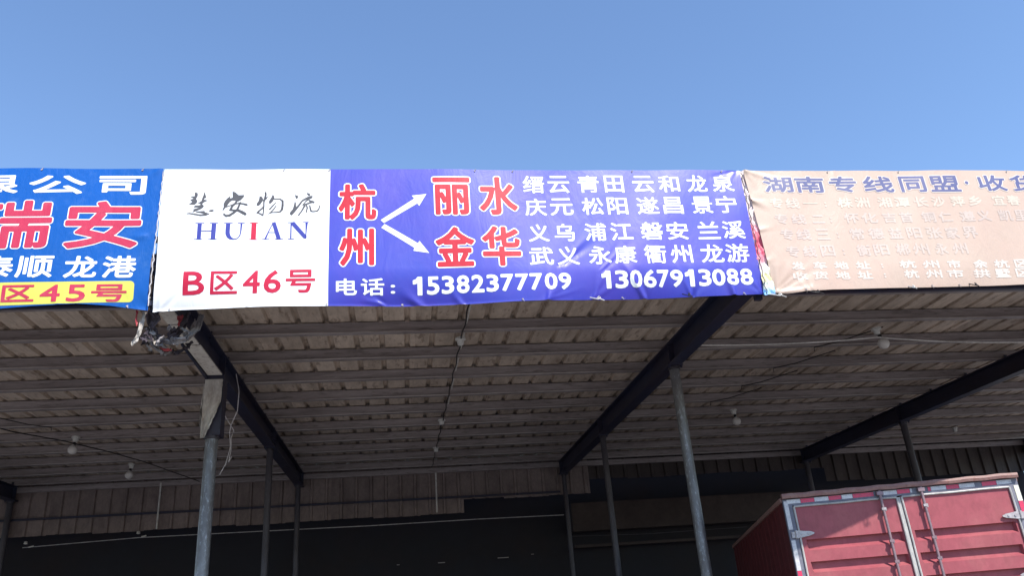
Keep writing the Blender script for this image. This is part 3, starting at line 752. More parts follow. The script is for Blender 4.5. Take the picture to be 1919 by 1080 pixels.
for k in 'HUIAN':
    ink('letter', [stroke_shape([(a, b, c * 1.2 if c > .02 else c * 1.35) for a, b, c in s]) for s in LATIN[k]], MAT['ink_crimson' if k == 'I' else 'ink_blue'], wp, dM, level=1, label=('red' if k == 'I' else 'blue') + ' serif letter ' + k, **K)
print_line('w3', .005, MAT['ink_crimson'], wp, dM, .005, what='crimson', **K)
for key, lab in (('h1', '杭'), ('h2', '州'), ('d1', '丽水'), ('d2', '金华')):
    print_line(key, .022, MAT['ink_white'], bpn, dM, .0212, ncopy=14, name='character_outline', what='white outline of', **K)
    print_line(key, .022, MAT['ink_red'], bpn, dM, .0105, ncopy=12, level=1, what='red', **K)
ink('arrow', [poly_shape(ARROWS[0])], MAT['ink_white'], bpn, dM, label='white arrow up to the right', **K)
ink('arrow', [poly_shape(ARROWS[1])], MAT['ink_white'], bpn, dM, label='white arrow down to the right', **K)
for key in ('c1', 'c2', 'c3', 'c4', 'p0'):
    print_line(key, BOLD, MAT['ink_white'], bpn, dM, BOLD, **K)
for key in ('p1', 'p2'):
    print_line(key, .0055, MAT['ink_white'], bpn, dM, .0058, **K)

# left banner
left = empty('banner', (-4.4, 0, 4.2), label='azure banner at the left edge with pinkish red characters and a yellow strip', cat='banner')
OL = (-4.4, 0, 4.2)
specL = [(-1.95, 4.2, 5, .5, .35, .005, -.6), (-2.6, 4.22, 4, .6, .3, .004, 0), (-3.3, 4.2, 4, .6, .3, .004, .3), (-1.94, 5.42, 5, .5, .3, .004, -2.5), (-4.2, 4.2, 4, .6, .3, .004, 0), (-2.0, 4.8, 4, .3, .2, .004, -1.57)]
dL = make_disp(9, -6.9, -1.93, 4.2, 5.42, specL, tuck=.03, wave=.006)
zbL = lin([(-6.95, 4.185), (-4.0, 4.180), (-3.3, 4.190), (-2.75, 4.222), (-2.45, 4.232), (-2.2, 4.212), (-1.95, 4.176)])
ztL = lin([(-6.95, 5.43), (-3.0, 5.432), (-2.3, 5.424), (-1.9, 5.428)])
lp = panel('blue_panel', MAT['v_left'], left, lambda z: -6.9, lin([(4.2, -1.936), (4.6, -1.94), (4.8, -1.925), (5.42, -1.926)]), zbL, ztL, dL, cell=.018, off=OL)
K = dict(off=OL)
print_line('l1', .006, MAT['ink_white'], lp, dL, .006, **K)
print_line('l2', .020, MAT['ink_white'], lp, dL, .0200, ncopy=14, name='character_outline', what='white outline of', **K)
print_line('l2', .020, MAT['ink_pink'], lp, dL, .012, ncopy=12, level=1, what='pinkish red', **K)
print_line('l3', .005, MAT['ink_white'], lp, dL, .0055, **K)
(a0, a1), (b0, b1), (c0, c1), (d0, d1) = PLATE
rp = []
zr0, zr1, xr_, rr_ = 4.222, 4.412, -2.045, .035
rp += [(-3.55, zr0)]
for k in range(6):
    a = -math.pi / 2 + k * math.pi / 10; rp.append((xr_ - rr_ + rr_ * math.cos(a), zr0 + rr_ + .018 + rr_ * math.sin(a)))
for k in range(6):
    a = k * math.pi / 10; rp.append((xr_ - rr_ + rr_ * math.cos(a), zr1 - rr_ + rr_ * math.sin(a)))
rp += [(-3.55, zr1)]
ink('yellow_strip', [poly_shape(rp)], MAT['ink_yellow'], lp, dL, **K)
print_line('l4', .004, MAT['ink_pink'], lp, dL, .0048, level=1, what='pinkish red', **K)

# right banner, sun-bleached
right = empty('banner', (5.6, 0, 4.2), label='sun-bleached beige banner on the right with a slate blue title and faded rows', cat='banner')
OR_ = (5.6, 0, 4.2)
specR = [(3.17, 4.205, 16, .75, .55, .007, .8), (3.14, 5.42, 8, .6, .35, .006, 2.3), (3.5, 4.22, 5, .6, .2, .004, 0), (3.14, 5.1, 6, .5, .2, .005, 1.57), (3.15, 4.8, 4, .5, .2, .004, 1.57), (4.0, 5.42, 3, .6, .15, .003, 3.1),
         (4.7, 4.22, 4, .6, .2, .003, 0), (5.3, 4.23, 4, .6, .2, .003, 0), (3.16, 4.5, 5, .5, .22, .005, 1.57)]
dR = make_disp(21, 3.14, 8.05, 4.2, 5.42, specR, tuck=.02, wave=.007)
zbR = lin([(3.1, 4.198), (3.3, 4.196), (3.45, 4.213), (3.7, 4.226), (4.4, 4.230), (5.5, 4.243), (6.5, 4.25), (8.1, 4.24)])
ztR = lin([(3.1, 5.421), (4.0, 5.424), (5.0, 5.429), (6.4, 5.424), (8.1, 5.43)])
rp_ = panel('beige_panel', MAT['v_beige'], right, lin([(4.2, 3.178), (4.8, 3.150), (5.42, 3.118)]), lambda z: 8.05, zbR, ztR, dR, off=OR_)
K = dict(off=OR_)
print_line('r0', .009, MAT['ink_cream'], rp_, dR, .015, ncopy=10, name='character_outline', what='pale outline of', **K)
print_line('r0', .009, MAT['ink_slate'], rp_, dR, .0055, level=1, what='slate blue', **K)
for key, mt in (('r1', 'ink_pale'), ('r2', 'ink_faint'), ('r3', 'ink_faint'), ('r4', 'ink_faint'), ('r5', 'ink_cream'), ('r6', 'ink_cream')):
    print_line(key, .004, MAT[mt], rp_, dR, .0042, **K)
# far right and far left neighbours, beyond the frame
far = empty('banner', (10.6, 0, 4.2), label='pale blank banner beyond the right edge of the picture', cat='banner')
dF = make_disp(31, 8.1, 13, 4.2, 5.42, [], tuck=.02)
panel('beige_panel', MAT['v_white'], far, lambda z: 8.10, lambda z: 13.0, lambda x: 4.24, lambda x: 5.42, dF, cell=.05, off=(10.6, 0, 4.2))
far2 = empty('banner', (-9.4, 0, 4.2), label='pale blank banner beyond the left edge of the picture', cat='banner')
panel('white_panel', MAT['v_white'], far2, lambda z: -11.9, lambda z: -6.93, lambda x: 4.2, lambda x: 5.42, dF, cell=.05, off=(-9.4, 0, 4.2))

def eyelets(root, x0, x1, zt, zb, disp, off, n):
    for k in range(n):
        x_ = x0 + (x1 - x0) * (k + .5 + .3 * math.sin(k * 2.7 + x0)) / n
        for z_ in (zt(x_) - .016, zb(x_) + .014)[(k % 3 == 0):(1 if k % 3 == 1 else 2)]:
            ring = [(x_ + .006 * math.cos(a), float(disp(x_, z_)) - .004, z_ + .006 * math.sin(a)) for a in [math.pi * q / 6 for q in range(13)]]
            MB().tube(ring, .0022, 5, cap=False).build('eyelet', MAT['hinge'], root, off=off)
            MB().tube([(x_, float(disp(x_, z_)) - .006, z_), (x_ + .01, float(disp(x_, z_)) - .012, z_ + (.012 if z_ > 5 else -.016)), (x_ + .012, .02, z_ + (.018 if z_ > 5 else -.022))], .002, 5).build('tie', MAT['string'], root, off=off)
eyelets(mid, -1.9, 3.06, ztM, zbM, dM, OM, 9)
eyelets(left, -6.9, -1.95, ztL, zbL, dL, OL, 9)
eyelets(right, 3.2, 8.0, ztR, zbR, dR, OR_, 9)

# sliver of an older banner showing in the gap between the blue and the beige one
m_old, nt, b = new_mat('old_printed_tarp')
tc = N(nt, 'ShaderNodeTexCoord'); sp = N(nt, 'ShaderNodeSeparateXYZ'); nt.links.new(tc.outputs['Object'], sp.inputs[0])
nn = N(nt, 'ShaderNodeTexNoise', Scale=14.0, Detail=4.0); nt.links.new(tc.outputs['Object'], nn.inputs['Vector'])
ma = N(nt, 'ShaderNodeMath', _operation='MULTIPLY_ADD'); ma.inputs[1].default_value = .22
nt.links.new(nn.outputs[0], ma.inputs[0]); nt.links.new(sp.outputs[2], ma.inputs[2])
rmp = ramp(nt, [(.0, (.5, .5, .55)), (.13, (.08, .3, .62)), (.20, (.72, .76, .6)), (.27, (.8, .74, .3)), (.36, (.75, .72, .72)), (.43, (.75, .32, .38)), (.52, (.62, .06, .12)), (.75, (.72, .2, .26)), (.82, (.78, .6, .58)), (1.0, (.75, .62, .6))])
rmp.color_ramp.interpolation = 'LINEAR'
nt.links.new(ma.outputs[0], rmp.inputs[0]); nt.links.new(rmp.outputs[0], b.inputs['Base Color']); b.inputs['Roughness'].default_value = .5
old = MB()
vs, fs = [], []
nz_, nx_ = 90, 9
rr = random.Random(4)
for j in range(nz_ + 1):
    z = 4.19 + 1.235 * j / nz_
    wl = .02 * math.sin(j * .21) + .006 * rr.uniform(-1, 1)
    for i_ in range(nx_ + 1):
        u = i_ / nx_
        x = 3.075 + wl * .4 + u * (.085 + .02 * (1 - j / nz_))
        y = .012 + .016 * math.sin(j * .55 + u * 5) * math.sin(u * 9 + j * .13) + .006 * rr.uniform(-1, 1)
        vs.append((x - 3.12, y, z - 4.19)); 
for j in range(nz_):
    for i_ in range(nx_):
        a = j * (nx_ + 1) + i_
        fs.append((a, a + 1, a + nx_ + 2, a + nx_ + 1))
old.add(vs, fs)
o = old.build('old_banner_edge', m_old, smooth=True, loc=(3.12, 0, 4.19))
tag(o, 'crumpled multicoloured edge of an older banner between the blue and beige ones', 'banner')

# lacing cords in the gaps
def cord(name, pts, r, mat, label, cat='cord', seg=6, group=None):
    o = curve_smooth(MB().tube(pts, r, seg).build(name, mat, off=pts[0], loc=pts[0]), 60)
    tag(o, label, cat, group)
    return o
rr = random.Random(8)
cord('lacing_cord', [(-1.918 + .004 * math.sin(k * 1.9), -.012 + .006 * math.cos(k * 2.7), 4.19 + k * .028) for k in range(44)], .0045, MAT['string'], 'thin pale lacing cord zigzagging between the azure and the white banner')
cord('lacing_cord', [(3.092 + .006 * math.sin(k * 1.7), -.010 + .008 * math.cos(k * 2.3), 4.19 + k * .028) for k in range(44)], .004, MAT['black_cable'], 'thin dark lacing cord along the gap at the beige banner')
# ties knotted to the lower rail
for k, (x_, z_, s_) in enumerate(((1.62, 4.17, 1.0), (2.40, 4.185, .7), (3.20, 4.17, 1.2), (3.55, 4.19, 1.1), (4.45, 4.22, .6), (5.05, 4.23, .6))):
    pts = [(x_ - .06 * s_, .02, z_ + .03), (x_ - .03 * s_, -.015, z_ + .005), (x_, -.02, z_ - .004), (x_ + .02 * s_, -.01, z_ + .015), (x_ + .012 * s_, .0, z_ + .03), (x_ - .01 * s_, -.02, z_ + .01), (x_ + .05 * s_, -.01, z_ - .012 * s_)]
    wh = ('under the middle of the blue banner', 'under the last phone number', 'at the beige banner corner', 'just right of the beige banner corner', 'further along the beige banner hem', 'near the right edge of the picture')[k]
    cord('tie_string', pts, .005, MAT['plastic'] if k % 2 == 0 else MAT['black_cable'], 'small knotted tie ' + wh, 'tie', group='ties along the banner hems')

# ------------------------------------------------------------------ lamps, cords and strings under the roof
def lamp(x, y, globe, label, dx=.03):
    z = RZ(y) + .0
    e = empty('light_bulb', (x, y, z), label=label, cat='light bulb', group='bulbs hanging under the roof')
    s = MB().lathe([(.012, .0), (.055, .0), (.057, -.018), (.040, -.022), (.036, -.055), (.030, -.075), (.012, -.078)], (0, 0, 0), 18)
    s.box((-.016, -.06, -.03), (.016, -.035, .0))
    curve_smooth(s.build('socket', MAT['plastic'], e))
    if globe:
        c = MB().lathe([(.012, -.079), (.020, -.082), (.022, -.115), (.016, -.12)], (dx * .5, 0, 0), 14)
        curve_smooth(c.build('neck', MAT['black_cable'], e))
        R_ = .064
        prof_ = [(.018, 0)] + [(R_ * math.sin(a), -R_ - .012 + R_ * math.cos(a)) for a in [math.pi * k / 14 for k in range(2, 14)]] + [(.004, -2 * R_ - .012)]
        b_ = MB().lathe(prof_, (dx, 0, -.11), 24)
        curve_smooth(b_.build('globe', MAT['bulb_glass'], e), 60)
    return e
lamp(5.40, 2.12, True, 'large round bulb on the white cable in the right bay, nearest the beige banner', .045)
lamp(.628, 2.09, False, 'bare white lampholder without bulb near the front of the middle bay')
lamp(-4.57, 5.96, True, 'round bulb in the left bay, nearer of its two', -.02)
lamp(.575, 5.80, False, 'small bare lampholder halfway back on the cord of the middle bay')
lamp(.56, 7.83, False, 'small bare lampholder near the rear wall on the cord of the middle bay')
lamp(-4.44, 8.07, True, 'round bulb in the left bay close to the rear wall', -.02)
lamp(5.14, 5.90, True, 'round bulb in the right bay behind the near right post', .02)
lamp(10.41, 8.12, False, 'faint lampholder deep in the far right bay above the truck')

# white cable sagging from the beam past the large bulb
pts = []
for k in range(25):
    t = k / 24
    pts.append((3.17 + (5.37 - 3.17) * t, 1.9 + .2 * t, 4.42 + (4.525 - 4.42) * t - .05 * 4 * t * (1 - t) * .6))
for k in range(1, 40):
    t = k / 39
    pts.append((5.37 + (8.0 - 5.37) * t, 2.1 + .1 * t, 4.525 + (4.46 - 4.525) * t - .07 * 4 * t * (1 - t) * .7))
cord('white_cable', pts, .0095, MAT['white_cable'], 'white cable slung from the right beam past the large bulb', 'cable')
# cord along the middle bay
rr = random.Random(3)
pts = [(.66 - .012 * y_ + .008 * math.sin(y_ * 9), y_, RZ(y_) - .012 - .010 * abs(math.sin((y_ - 1.85) * math.pi / .8566))) for y_ in [.9 + .12 * k for k in range(73)]]
cord('lamp_cord', pts, .0075, MAT['black_cable'], 'thin black cord running back under the middle of the roof, linking the lampholders', 'cord')
pts = [(.70 - .010 * y_, y_, RZ(y_) + .085) for y_ in (.3, 2, 4, 5.2)]
cord('roof_pipe', pts, .008, MAT['plastic'], 'thin pale pipe beside the black cord above the first purlins', 'pipe')
# dark cords in the left bay
pts = [(-6.7, 3.0, 4.60), (-6.0, 3.2, 4.55), (-5.35, 3.62, 4.52), (-5.15, 4.3, 4.56), (-4.95, 4.9, 4.57), (-4.6, 5.7, 4.62), (-4.3, 6.6, 4.66), (-4.1, 7.6, 4.72), (-3.7, 9.6, 4.77)]
cord('ceiling_cord', pts, .008, MAT['black_cable'], 'dark cord zigzagging across the roof of the left bay', 'cord')
for k, (x_, y_) in enumerate(((-5.55, 3.55), (-5.05, 4.45), (-4.75, 5.3))):
    cord('cord_end', [(x_ - .45, y_ - .75, RZ(y_) - .01), (x_ - .1, y_ - .2, RZ(y_) - .02), (x_ + .1, y_, RZ(y_) - .015), (x_ + .105, y_, RZ(y_) - .055)], .007, MAT['black_cable'],
         ('dark cord end nearest the azure banner', 'middle one of the dark cord ends in the left bay', 'dark cord end just in front of the left bulb')[k], 'cord', group='dark cord ends in the left bay')
for k, (x_, y_) in enumerate(((4.95, 2.75), (4.80, 3.6), (4.7, 4.45), (4.55, 5.3))):
    cord('cord_end', [(x_ + .55, y_ - .62, RZ(y_) + .0), (x_ + .2, y_ - .2, RZ(y_) - .02), (x_, y_, RZ(y_) - .01), (x_ - .002, y_, RZ(y_) - .06)], .0065, MAT['black_cable'],
         'short dark wire in the right bay, number %s counted back from the large bulb' % ('one', 'two', 'three', 'four')[k], 'wire', group='short dark wires in the right bay')
# pale strings hanging from the left beam
cord('hanging_string', [(-1.84, 3.0, 4.62), (-1.80, 3.02, 4.42), (-1.82, 3.1, 4.22), (-1.93, 3.35, 4.13), (-1.95, 3.40, 4.05), (-1.94, 3.45, 3.9), (-1.99, 3.5, 3.72), (-2.05, 3.5, 3.60)], .0055, MAT['string'], 'long pale string hanging from the left beam beside the near left post', 'string')
cord('hanging_string', [(-2.04, 2.95, 4.28), (-1.97, 3.1, 4.20), (-1.93, 3.32, 4.12), (-1.90, 3.38, 4.07), (-1.935, 3.42, 4.0), (-1.93, 3.44, 3.86), (-1.96, 3.5, 3.74), (-1.93, 3.5, 3.80)], .0045, MAT['string'], 'short looped pale string knotted to the long one beside the near left post', 'string')
cord('stretched_wire', [(-6.6, 9.68, 3.78), (-4.7, 9.67, 3.84), (-2.6, 9.66, 3.83), (-.6, 9.67, 3.82), (1.4, 9.67, 3.83), (3.02, 9.68, 3.82)], .007, MAT['string'], 'thin pale wire stretched across the black rear wall', 'wire')
cord('stretched_wire', [(3.1, 9.68, 3.42), (4.6, 9.68, 3.38), (6.6, 9.68, 3.40)], .004, MAT['pipe_dark'], 'thin dark wire across the rear wall of the right bay', 'wire')
for k, (x_, z_) in enumerate(((-6.55, 3.83), (-4.69, 3.90))):
    o = curve_smooth(MB().lathe([(.012, 0), (.03, .006), (.034, .02), (.022, .028), (.032, .04), (.014, .052)], (0, 0, 0), 14).build('insulator', MAT['plastic'], loc=(x_, 9.66, z_)))
    tag(o, ('white insulator knob at the left end of the wall wire', 'white insulator knob on the wall wire right of the left one')[k], 'insulator')
    cord('wire_clamp', [(x_ + .06, 9.66, z_ - .05), (x_ + .10, 9.65, z_ - .045), (x_ + .14, 9.66, z_ - .035)], .012, MAT['plastic'], ('small clamp on the wall wire by the leftmost insulator', 'small clamp on the wall wire by the second insulator')[k], 'clamp')

# ------------------------------------------------------------------ torn cloth on the left beam and post
wrap = empty('cladding_boards', (CX, .1, 4.33), label='off-white boards fixed under the front of the left beam', cat='board')
OW = (CX, .1, 4.33)
def under(y): return RZ(y) - .25
segs = [(.14, .75, -.062, .058), (.78, 1.30, -.055, .066), (1.32, 2.30, -.062, .074)]
for ya, yb, xa, xb in segs:
    m = MB()
    m.prism([(CX + xa, ya), (CX + xb, ya + .02), (CX + xb + .004, yb), (CX + xa - .003, yb)], -.014, -.003, lambda a, b, d: (a, b, under(b) + d))
    m.build('board', MAT['board'], wrap, off=OW)
for ya, yb, xa, xb in segs[2:]:
    MB().box((CX - .092, 1.3, under(1.3) - .018), (CX - .074, 2.3, under(2.3) + .045)).build('edge_strip', MAT['beam'], wrap, off=OW)


def rag(pts, w, seed, cross=7, crump=.02, flat=None):
    """a crumpled strip of tarp along a path"""
    r = random.Random(seed)
    m = MB(); vs, fs = [], []
    P = [Vector(p) for p in pts]
    # resample
    Q = []
    for a, b in zip(P[:-1], P[1:]):
        for k in range(7): Q.append(a.lerp(b, k / 7))
    Q.append(P[-1])
    ang = r.uniform(0, 3)
    for i_, q in enumerate(Q):
        t = (Q[min(i_ + 1, len(Q) - 1)] - Q[max(i_ - 1, 0)]).normalized()
        n1 = t.orthogonal().normalized() if flat is None else (Vector(flat) - t * Vector(flat).dot(t)).normalized()
        n2 = t.cross(n1)
        if flat is None: ang += r.uniform(-.28, .34)
        d = n1 * math.cos(ang) + n2 * math.sin(ang) if flat is None else n1
        e = t.cross(d)
        ww = w * (.7 + .5 * noise.noise(Vector((seed, i_ * .21, 0)))) * (1 if i_ < len(Q) - 5 else (len(Q) - i_) / 5)
        for k in range(cross + 1):
            u = k / cross - .5
            c = crump * (noise.noise(Vector((i_ * .35 + seed, u * 7, seed * 1.7))) * 1.4 + .9 * math.sin(u * 14 + i_ * .18 + seed))
            vs.append(q + d * (u * ww) + e * c + t * noise.noise(Vector((u * 9, i_ * .3, seed + 9))) * .012)
    for i_ in range(len(Q) - 1):
        for k in range(cross):
            a = i_ * (cross + 1) + k
            fs.append((a, a + 1, a + cross + 2, a + cross + 1))
    m.add([tuple(v) for v in vs], fs)
    return m
bundle = empty('torn_tarp_bundle', (CX, .3, 4.1), label='tangled bundle of torn grey, white and red tarp round the left beam end', cat='tarp')
OB = (CX, .3, 4.1)
rags = [
    ('cloth_grey', [(-1.66, .45, 4.24), (-1.68, .40, 4.12), (-1.76, .36, 4.04), (-1.86, .36, 4.02), (-1.97, .40, 4.07), (-2.02, .5, 4.2)], .10, .012),
    ('cloth_grey', [(-1.62, .40, 4.28), (-1.63, .36, 4.14), (-1.70, .30, 4.03), (-1.80, .28, 3.99), (-1.90, .30, 4.02)], .07, .012),
    ('cloth_white', [(-1.98, .12, 4.20), (-1.99, .12, 4.10), (-2.0, .12, 4.03), (-2.03, .14, 3.97), (-2.045, .15, 3.94)], .045, .010),
    ('cloth_white', [(-2.03, .2, 4.02), (-2.06, .2, 3.98), (-2.075, .2, 3.95)], .035, .008),
    ('cloth_red', [(-2.03, .10, 4.20), (-2.03, .10, 4.13), (-2.02, .10, 4.07)], .035, .004),
    ('cloth_dark', [(-1.96, .2, 4.24), (-1.97, .24, 4.15), (-1.92, .26, 4.06), (-1.85, .3, 4.02), (-1.78, .34, 4.10), (-1.73, .4, 4.2)], .09, .016),
    ('cloth_dark', [(-1.95, .14, 4.22), (-1.90, .18, 4.16), (-1.95, .2, 4.08), (-2.0, .22, 4.03)], .07, .016),
    ('cloth_dark', [(-1.70, .3, 4.26), (-1.72, .3, 4.18), (-1.78, .32, 4.10)], .06, .014),
    ('cloth_grey', [(-1.97, .2, 4.10), (-1.93, .24, 4.05), (-1.90, .3, 4.0), (-1.85, .34, 3.97)], .08, .016),
    ('cloth_grey', [(-1.99, .22, 4.04), (-1.95, .3, 3.98), (-1.88, .4, 3.95), (-1.83, .42, 3.96)], .06, .014),
    ('cloth_red', [(-1.90, .34, 3.985), (-1.87, .36, 3.965), (-1.82, .38, 3.965)], .045, .003),
    ('cloth_red', [(-1.77, .32, 4.24), (-1.76, .32, 4.19), (-1.755, .33, 4.13)], .07, .006),
    ('cloth_white', [(-1.93, .36, 4.0), (-1.92, .37, 3.97), (-1.90, .38, 3.95)], .05, .006),
    ('cloth_dark', [(-1.86, .46, 4.0), (-1.82, .5, 3.98), (-1.76, .52, 4.02), (-1.70, .5, 4.08)], .06, .014),
]
rr = random.Random(77)
for k in range(14):
    p = Vector((rr.uniform(-2.02, -1.74), rr.uniform(.16, .42), rr.uniform(3.98, 4.16)))
    d = Vector((rr.uniform(-1, 1), rr.uniform(-.4, .4), rr.uniform(-1, .4))).normalized() * rr.uniform(.03, .06)
    q = p + d; e = q + Vector((rr.uniform(-.04, .04), 0, -rr.uniform(.01, .05)))
    rags.append((rr.choice(('cloth_grey', 'cloth_dark', 'cloth_dark', 'cloth_white', 'cloth_grey')), [tuple(p), tuple(q), tuple(e)], rr.uniform(.025, .055), rr.uniform(.008, .016)))
for k, (mt, pts, w, c) in enumerate(rags):
    o = rag(pts, w, k + 2, crump=c * .8).build('torn_strip', MAT[mt], bundle, smooth=True, off=OB)
wr = empty('torn_cloth_wrap', (CX, 2.3, 4.0), label='dirty white cloth hanging torn over the square head of the near left post', cat='cloth')
OC = (CX, 2.3, 4.0)
# front cloth: full width at the top, torn away to the lower right
vs, fs = [], []
nz_, nx_ = 48, 18
for j in range(nz_ + 1):
    t = j / nz_                                   # 0 top .. 1 bottom
    z = 4.335 - .615 * t
    xl_ = -.088 + .006 * noise.noise(Vector((t * 9, 0, 3)))
    full = .176
    wcut = full if t < .35 else full * (1 - .78 * ((t - .35) / .65) ** 1.25)
    wcut += .007 * noise.noise(Vector((t * 22, 1, 0)))
    for i_ in range(nx_ + 1):
        u = i_ / nx_
        x_ = CX + xl_ + u * wcut
        y_ = 2.296 - .020 * abs(math.sin(u * 6 + t * 2.5)) * min(1, t * 1.6) - .022 * t * noise.noise(Vector((u * 5, t * 7, 2))) - .004
        vs.append((x_ - OC[0], y_ - OC[1], z - OC[2]))
for j in range(nz_):
    for i_ in range(nx_):
        a = j * (nx_ + 1) + i_
        fs.append((a, a + 1, a + nx_ + 2, a + nx_ + 1))
MB().add(vs, fs).build('front_cloth', MAT['cloth_white'], wr, smooth=True)
rag([(CX - .10, 2.36, 4.30), (CX - .108, 2.36, 4.12), (CX - .112, 2.37, 3.96), (CX - .110, 2.36, 3.86)], .11, 40, crump=.008, flat=(0, 1, 0)).build('side_cloth', MAT['cloth_white'], wr, smooth=True, off=OC)

# ------------------------------------------------------------------ truck
tr = empty('box_truck', (3.666, 1.698, 0), math.radians(-14.95), label='box truck with faded red ribbed cargo doors backed under the shed roof on the right', cat='truck')
TW, TT, TB, TLn = 2.175, 2.72, .95, 4.6
def part(m, name, mat, parent=tr, label=None, sm=False):
    o = m.build(name, mat, parent, label=label)
    if sm: curve_smooth(o)
    return o
cb = MB()
# side walls with shallow vertical ribs, roof, front
def side(x0, sgn):
    pr = []
    y = .05
    while y < TLn - .2:
        pr += [(y, 0), (y + .16, 0), (y + .19, .008), (y + .25, .008), (y + .28, 0)]
        y += .28
    pr.append((TLn, 0))
    vs = [(x0 + sgn * -d, yy, z) for z in (TB, TT - .02) for yy, d in pr]
    k = len(pr)
    cb.add(vs, [(i_, i_ + 1, k + i_ + 1, k + i_) for i_ in range(k - 1)])
side(0.0, -1); side(TW, 1)
cb.box((0.002, .05, TT - .03), (TW - .002, TLn, TT - .005))
cb.box((0.002, TLn, TB), (TW - .002, TLn + .03, TT - .006))
cb.box((0.002, .05, TB - .05), (TW - .002, TLn, TB - .002))
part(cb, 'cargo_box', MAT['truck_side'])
fr = MB()
fr.box((0, -.005, TB - .05), (.082, .06, TT)); fr.box((TW - .082, -.005, TB - .05), (TW, .06, TT))
fr.box((.083, -.004, TT - .062), (TW - .083, .059, TT - .001)); fr.box((.083, -.004, TB - .05), (TW - .083, .059, TB + .03))
fb = part(fr, 'rear_frame', MAT['truck_frame'])
gt = MB()
gv = []
for k in range(30):
    gv.append((-.005 + (TW + .01) * k / 29, .0, TT + .028 + .003 * math.sin(k * 1.7)))
vs, fs = [], []
for (x_, y_, z_) in gv:
    for (dy, dz) in ((-.045, -.024), (-.052, .0), (-.045, .022), (.02, .024), (.02, -.022)):
        vs.append((x_, y_ + dy, z_ + dz))
for k in range(29):
    for j in range(5):
        fs.append((k * 5 + j, k * 5 + (j + 1) % 5, (k + 1) * 5 + (j + 1) % 5, (k + 1) * 5 + j))
fs += [(0, 1, 2, 3, 4), (145, 149, 148, 147, 146)]
gt.add(vs, fs)
part(gt, 'top_rail', MAT['truck_rail'], label='rusty pink rail along the top of the rear')
for sx in (0, TW):
    part(MB().box((sx - .02 if sx == 0 else sx - .025, .03, TT - .02), (sx + .025 if sx == 0 else sx + .02, TLn, TT + .02)), 'roof_rail', MAT['truck_rail'])

def door(u0, u1, g0, g1):
    """ribbed leaf: grooves step in sharply at the top and slope back out below"""
    v0, v1 = .068, TT - TB - .03
    prof_ = [(v0, 0)]
    v = .388
    while v < v1 - .16:
        prof_ += [(v, 0), (v + .003, .046), (v + .068, .046), (v + .098, 0)]
        v += .203
    prof_.append((v1, 0))
    m = MB()
    cols = [u0, g0 - .004, g0 + .012, g1 - .012, g1 + .004, u1]
    dep = [0, 0, 1, 1, 0, 0]
    vs = [(c, d * a, TT - v_) for v_, d in prof_ for c, a in zip(cols, dep)]
    fs = [(j * 6 + i_, j * 6 + i_ + 1, (j + 1) * 6 + i_ + 1, (j + 1) * 6 + i_) for j in range(len(prof_) - 1) for i_ in range(5)]
    m.add(vs, fs)
    m.box((u0, .047, TT - v1), (u1, .055, TT - v0))
    m.add([(u0, 0, TT - v1), (u0, 0, TT - v0), (u0, .05, TT - v0), (u0, .05, TT - v1)], [(0, 1, 2, 3)])
    d = m.build('door', MAT['truck_red'], tr)
    me = d.data
    bm = bmesh.new(); bm.from_mesh(me); bmesh.ops.recalc_face_normals(bm, faces=bm.faces); bm.to_mesh(me); bm.free()
    return d
dl = door(.088, 1.062, .150, 1.032); dr_ = door(1.094, 2.092, 1.148, 2.048)
dl['label'] = 'left ribbed cargo door, its upper corner in shade'; dr_['label'] = 'right ribbed cargo door'

def gasket(u0, u1, v0, v1, parent, y=-.012, r=.010):
    pts = [(u0, y, TT - v1), (u0, y, TT - v0), (u1, y, TT - v0), (u1, y, TT - v1)]
    for a, b in zip(pts[:-1], pts[1:]):
        A, B_ = Vector(a), Vector(b)
        m = MB().tube([A.lerp(B_, k / 8) + Vector((.0015 * math.sin(k * 2.2), 0, .0015 * math.sin(k * 1.3))) for k in range(9)], r, 8)
        part(m, 'gasket', MAT['gasket'], parent, sm=True)
gasket(.094, 1.056, .074, 1.72, dl); gasket(1.104, 2.086, .074, 1.72, dr_)
part(MB().box((1.066, -.006, TB), (1.090, .04, TT - .075)), 'centre_seal', MAT['gasket'])
# tape
W_, Rd = 'tape_white', 'tape_red'
for u0, u1, c in ((.037, .165, W_), (.169, .297, Rd), (.300, .431, W_), (.434, .552, Rd), (.557, .657, W_), (.662, .80, Rd), (.80, .855, Rd), (.941, 1.071, W_), (1.075, 1.192, Rd), (1.196, 1.212, W_),
                  (1.36, 1.386, Rd), (1.388, 1.526, W_), (1.530, 1.644, Rd), (1.648, 1.787, W_), (1.855, 1.985, Rd), (1.989, 2.120, W_)):
    part(MB().box((u0, -.0085, TT - .044), (u1, -.0045, TT - .006)), 'reflective_tape', MAT[c], fb)
for v0, v1, c in ((.018, .285, W_), (.385, .66, W_), (.662, .80, Rd), (.802, 1.1, W_)):
    part(MB().box((.006, -.009, TT - v1), (.044, -.0055, TT - v0)), 'reflective_tape', MAT[c], fb)
for v0, v1, c in ((.064, .208, 'tape_yellow'), (.210, .335, Rd), (.40, .66, W_), (.662, .8, Rd)):
    part(MB().box((2.130, -.009, TT - v1), (2.170, -.0055, TT - v0)), 'reflective_tape', MAT[c], fb)
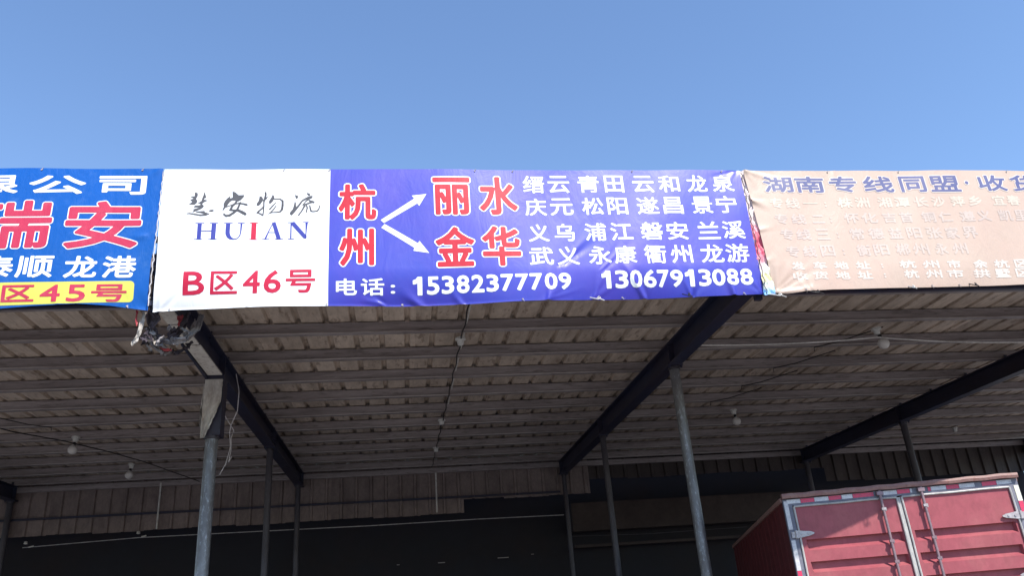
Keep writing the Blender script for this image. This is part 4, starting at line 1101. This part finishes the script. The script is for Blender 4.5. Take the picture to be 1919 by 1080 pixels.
# lock rods with guides and keepers
for u, pd in ((.903, dl), (1.285, dr_)):
    rd = part(MB().tube([(u, -.042, TT - .004), (u, -.042, TB - .02)], .0135, 12), 'lock_rod', MAT['rod'], pd, sm=True)
    for v in (.175, .47, .655, 1.05, 1.3, 1.6):
        k = MB()
        k.box((u - .017, -.057, TT - v - .011), (u + .019, -.0285, TT - v + .011))
        k.box((u + .012, -.030, TT - v - .017), (u + .032, -.001, TT - v + .017))
        k.tube([(u + .022, -.030, TT - v), (u + .022, -.038, TT - v)], .006, 6)
        part(k, 'rod_guide', MAT['hinge' if v < .2 else 'rod'], pd)
    part(MB().box((u - .03, -.06, TT - .045), (u + .03, -.01, TT - .012)), 'rod_keeper', MAT['rod'], fb)
# hinges
def hinge(u_pin, sgn, v, pd):
    m = MB()
    m.tube([(u_pin, -.022, TT - v - .036), (u_pin, -.022, TT - v + .036)], .015, 12)
    pts = [(0, -.030), (.03, -.034), (.08, -.026), (.13, -.018), (.16, -.006), (.165, .006), (.13, .020), (.08, .026), (.03, .034), (0, .032)]
    m.prism([(u_pin + sgn * a, b) for a, b in pts], -.026, -.013, lambda a, b, d: (a, d, TT - v + b))
    m.prism([(u_pin - sgn * a, b) for a, b in ((0, -.028), (.045, -.026), (.045, .026), (0, .028))], -.020, -.010, lambda a, b, d: (a, d, TT - v + b))
    for a in (.05, .11):
        m.tube([(u_pin + sgn * a, -.026, TT - v), (u_pin + sgn * a, -.034, TT - v)], .010, 8)
    part(m, 'hinge', MAT['hinge'], pd)
for v in (.335, .86, 1.4):
    hinge(.066, 1, v, dl); hinge(TW - .066, -1, v - .0, dr_)
# undercarriage and cab (hidden below and behind)
ch = MB().box((.65, .1, .68), (.77, TLn + 1.6, .88)); ch.box((1.4, .1, .68), (1.52, TLn + 1.6, .88)); ch.box((.1, -.02, .48), (TW - .1, .08, .62)); ch.box((.6, .0, .6), (.68, .1, .9)); ch.box((1.5, .0, .6), (1.58, .1, .9))
part(ch, 'chassis', MAT['truck_frame'])
for (x_, y_) in ((.12, 1.2), (TW - .12, 1.2), (.14, 5.5), (TW - .14, 5.5)):
    w_ = MB(); sg = 28; prof_ = [(.40, -.11), (.43, -.08), (.43, .08), (.40, .11), (.24, .11), (.24, .05), (.05, .05)]
    vs, fs = [], []
    for r_, d in prof_:
        for k in range(sg):
            a = 2 * math.pi * k / sg
            vs.append((x_ + d, y_ + r_ * math.cos(a), .43 + r_ * math.sin(a)))
    for i_ in range(len(prof_) - 1):
        for k in range(sg):
            fs.append((i_ * sg + k, i_ * sg + (k + 1) % sg, (i_ + 1) * sg + (k + 1) % sg, (i_ + 1) * sg + k))
    fs.append(tuple(range(sg))); fs.append(tuple(range((len(prof_) - 1) * sg, len(prof_) * sg)))
    w_.add(vs, fs)
    part(w_, 'wheel', MAT['rubber'], sm=True)
cbm = MB().prism([(TLn + .15, .7), (TLn + 1.75, .7), (TLn + 1.8, 1.4), (TLn + 1.45, 2.25), (TLn + .2, 2.3), (TLn + .15, 1.4)], .06, TW - .06, lambda a, b, d: (d, a, b))
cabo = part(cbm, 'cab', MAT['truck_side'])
for x_ in (.055, TW - .06):
    part(MB().box((x_, TLn + .5, 1.45), (x_ + .005, TLn + 1.3, 2.1)), 'window', MAT['window_glass'], cabo)
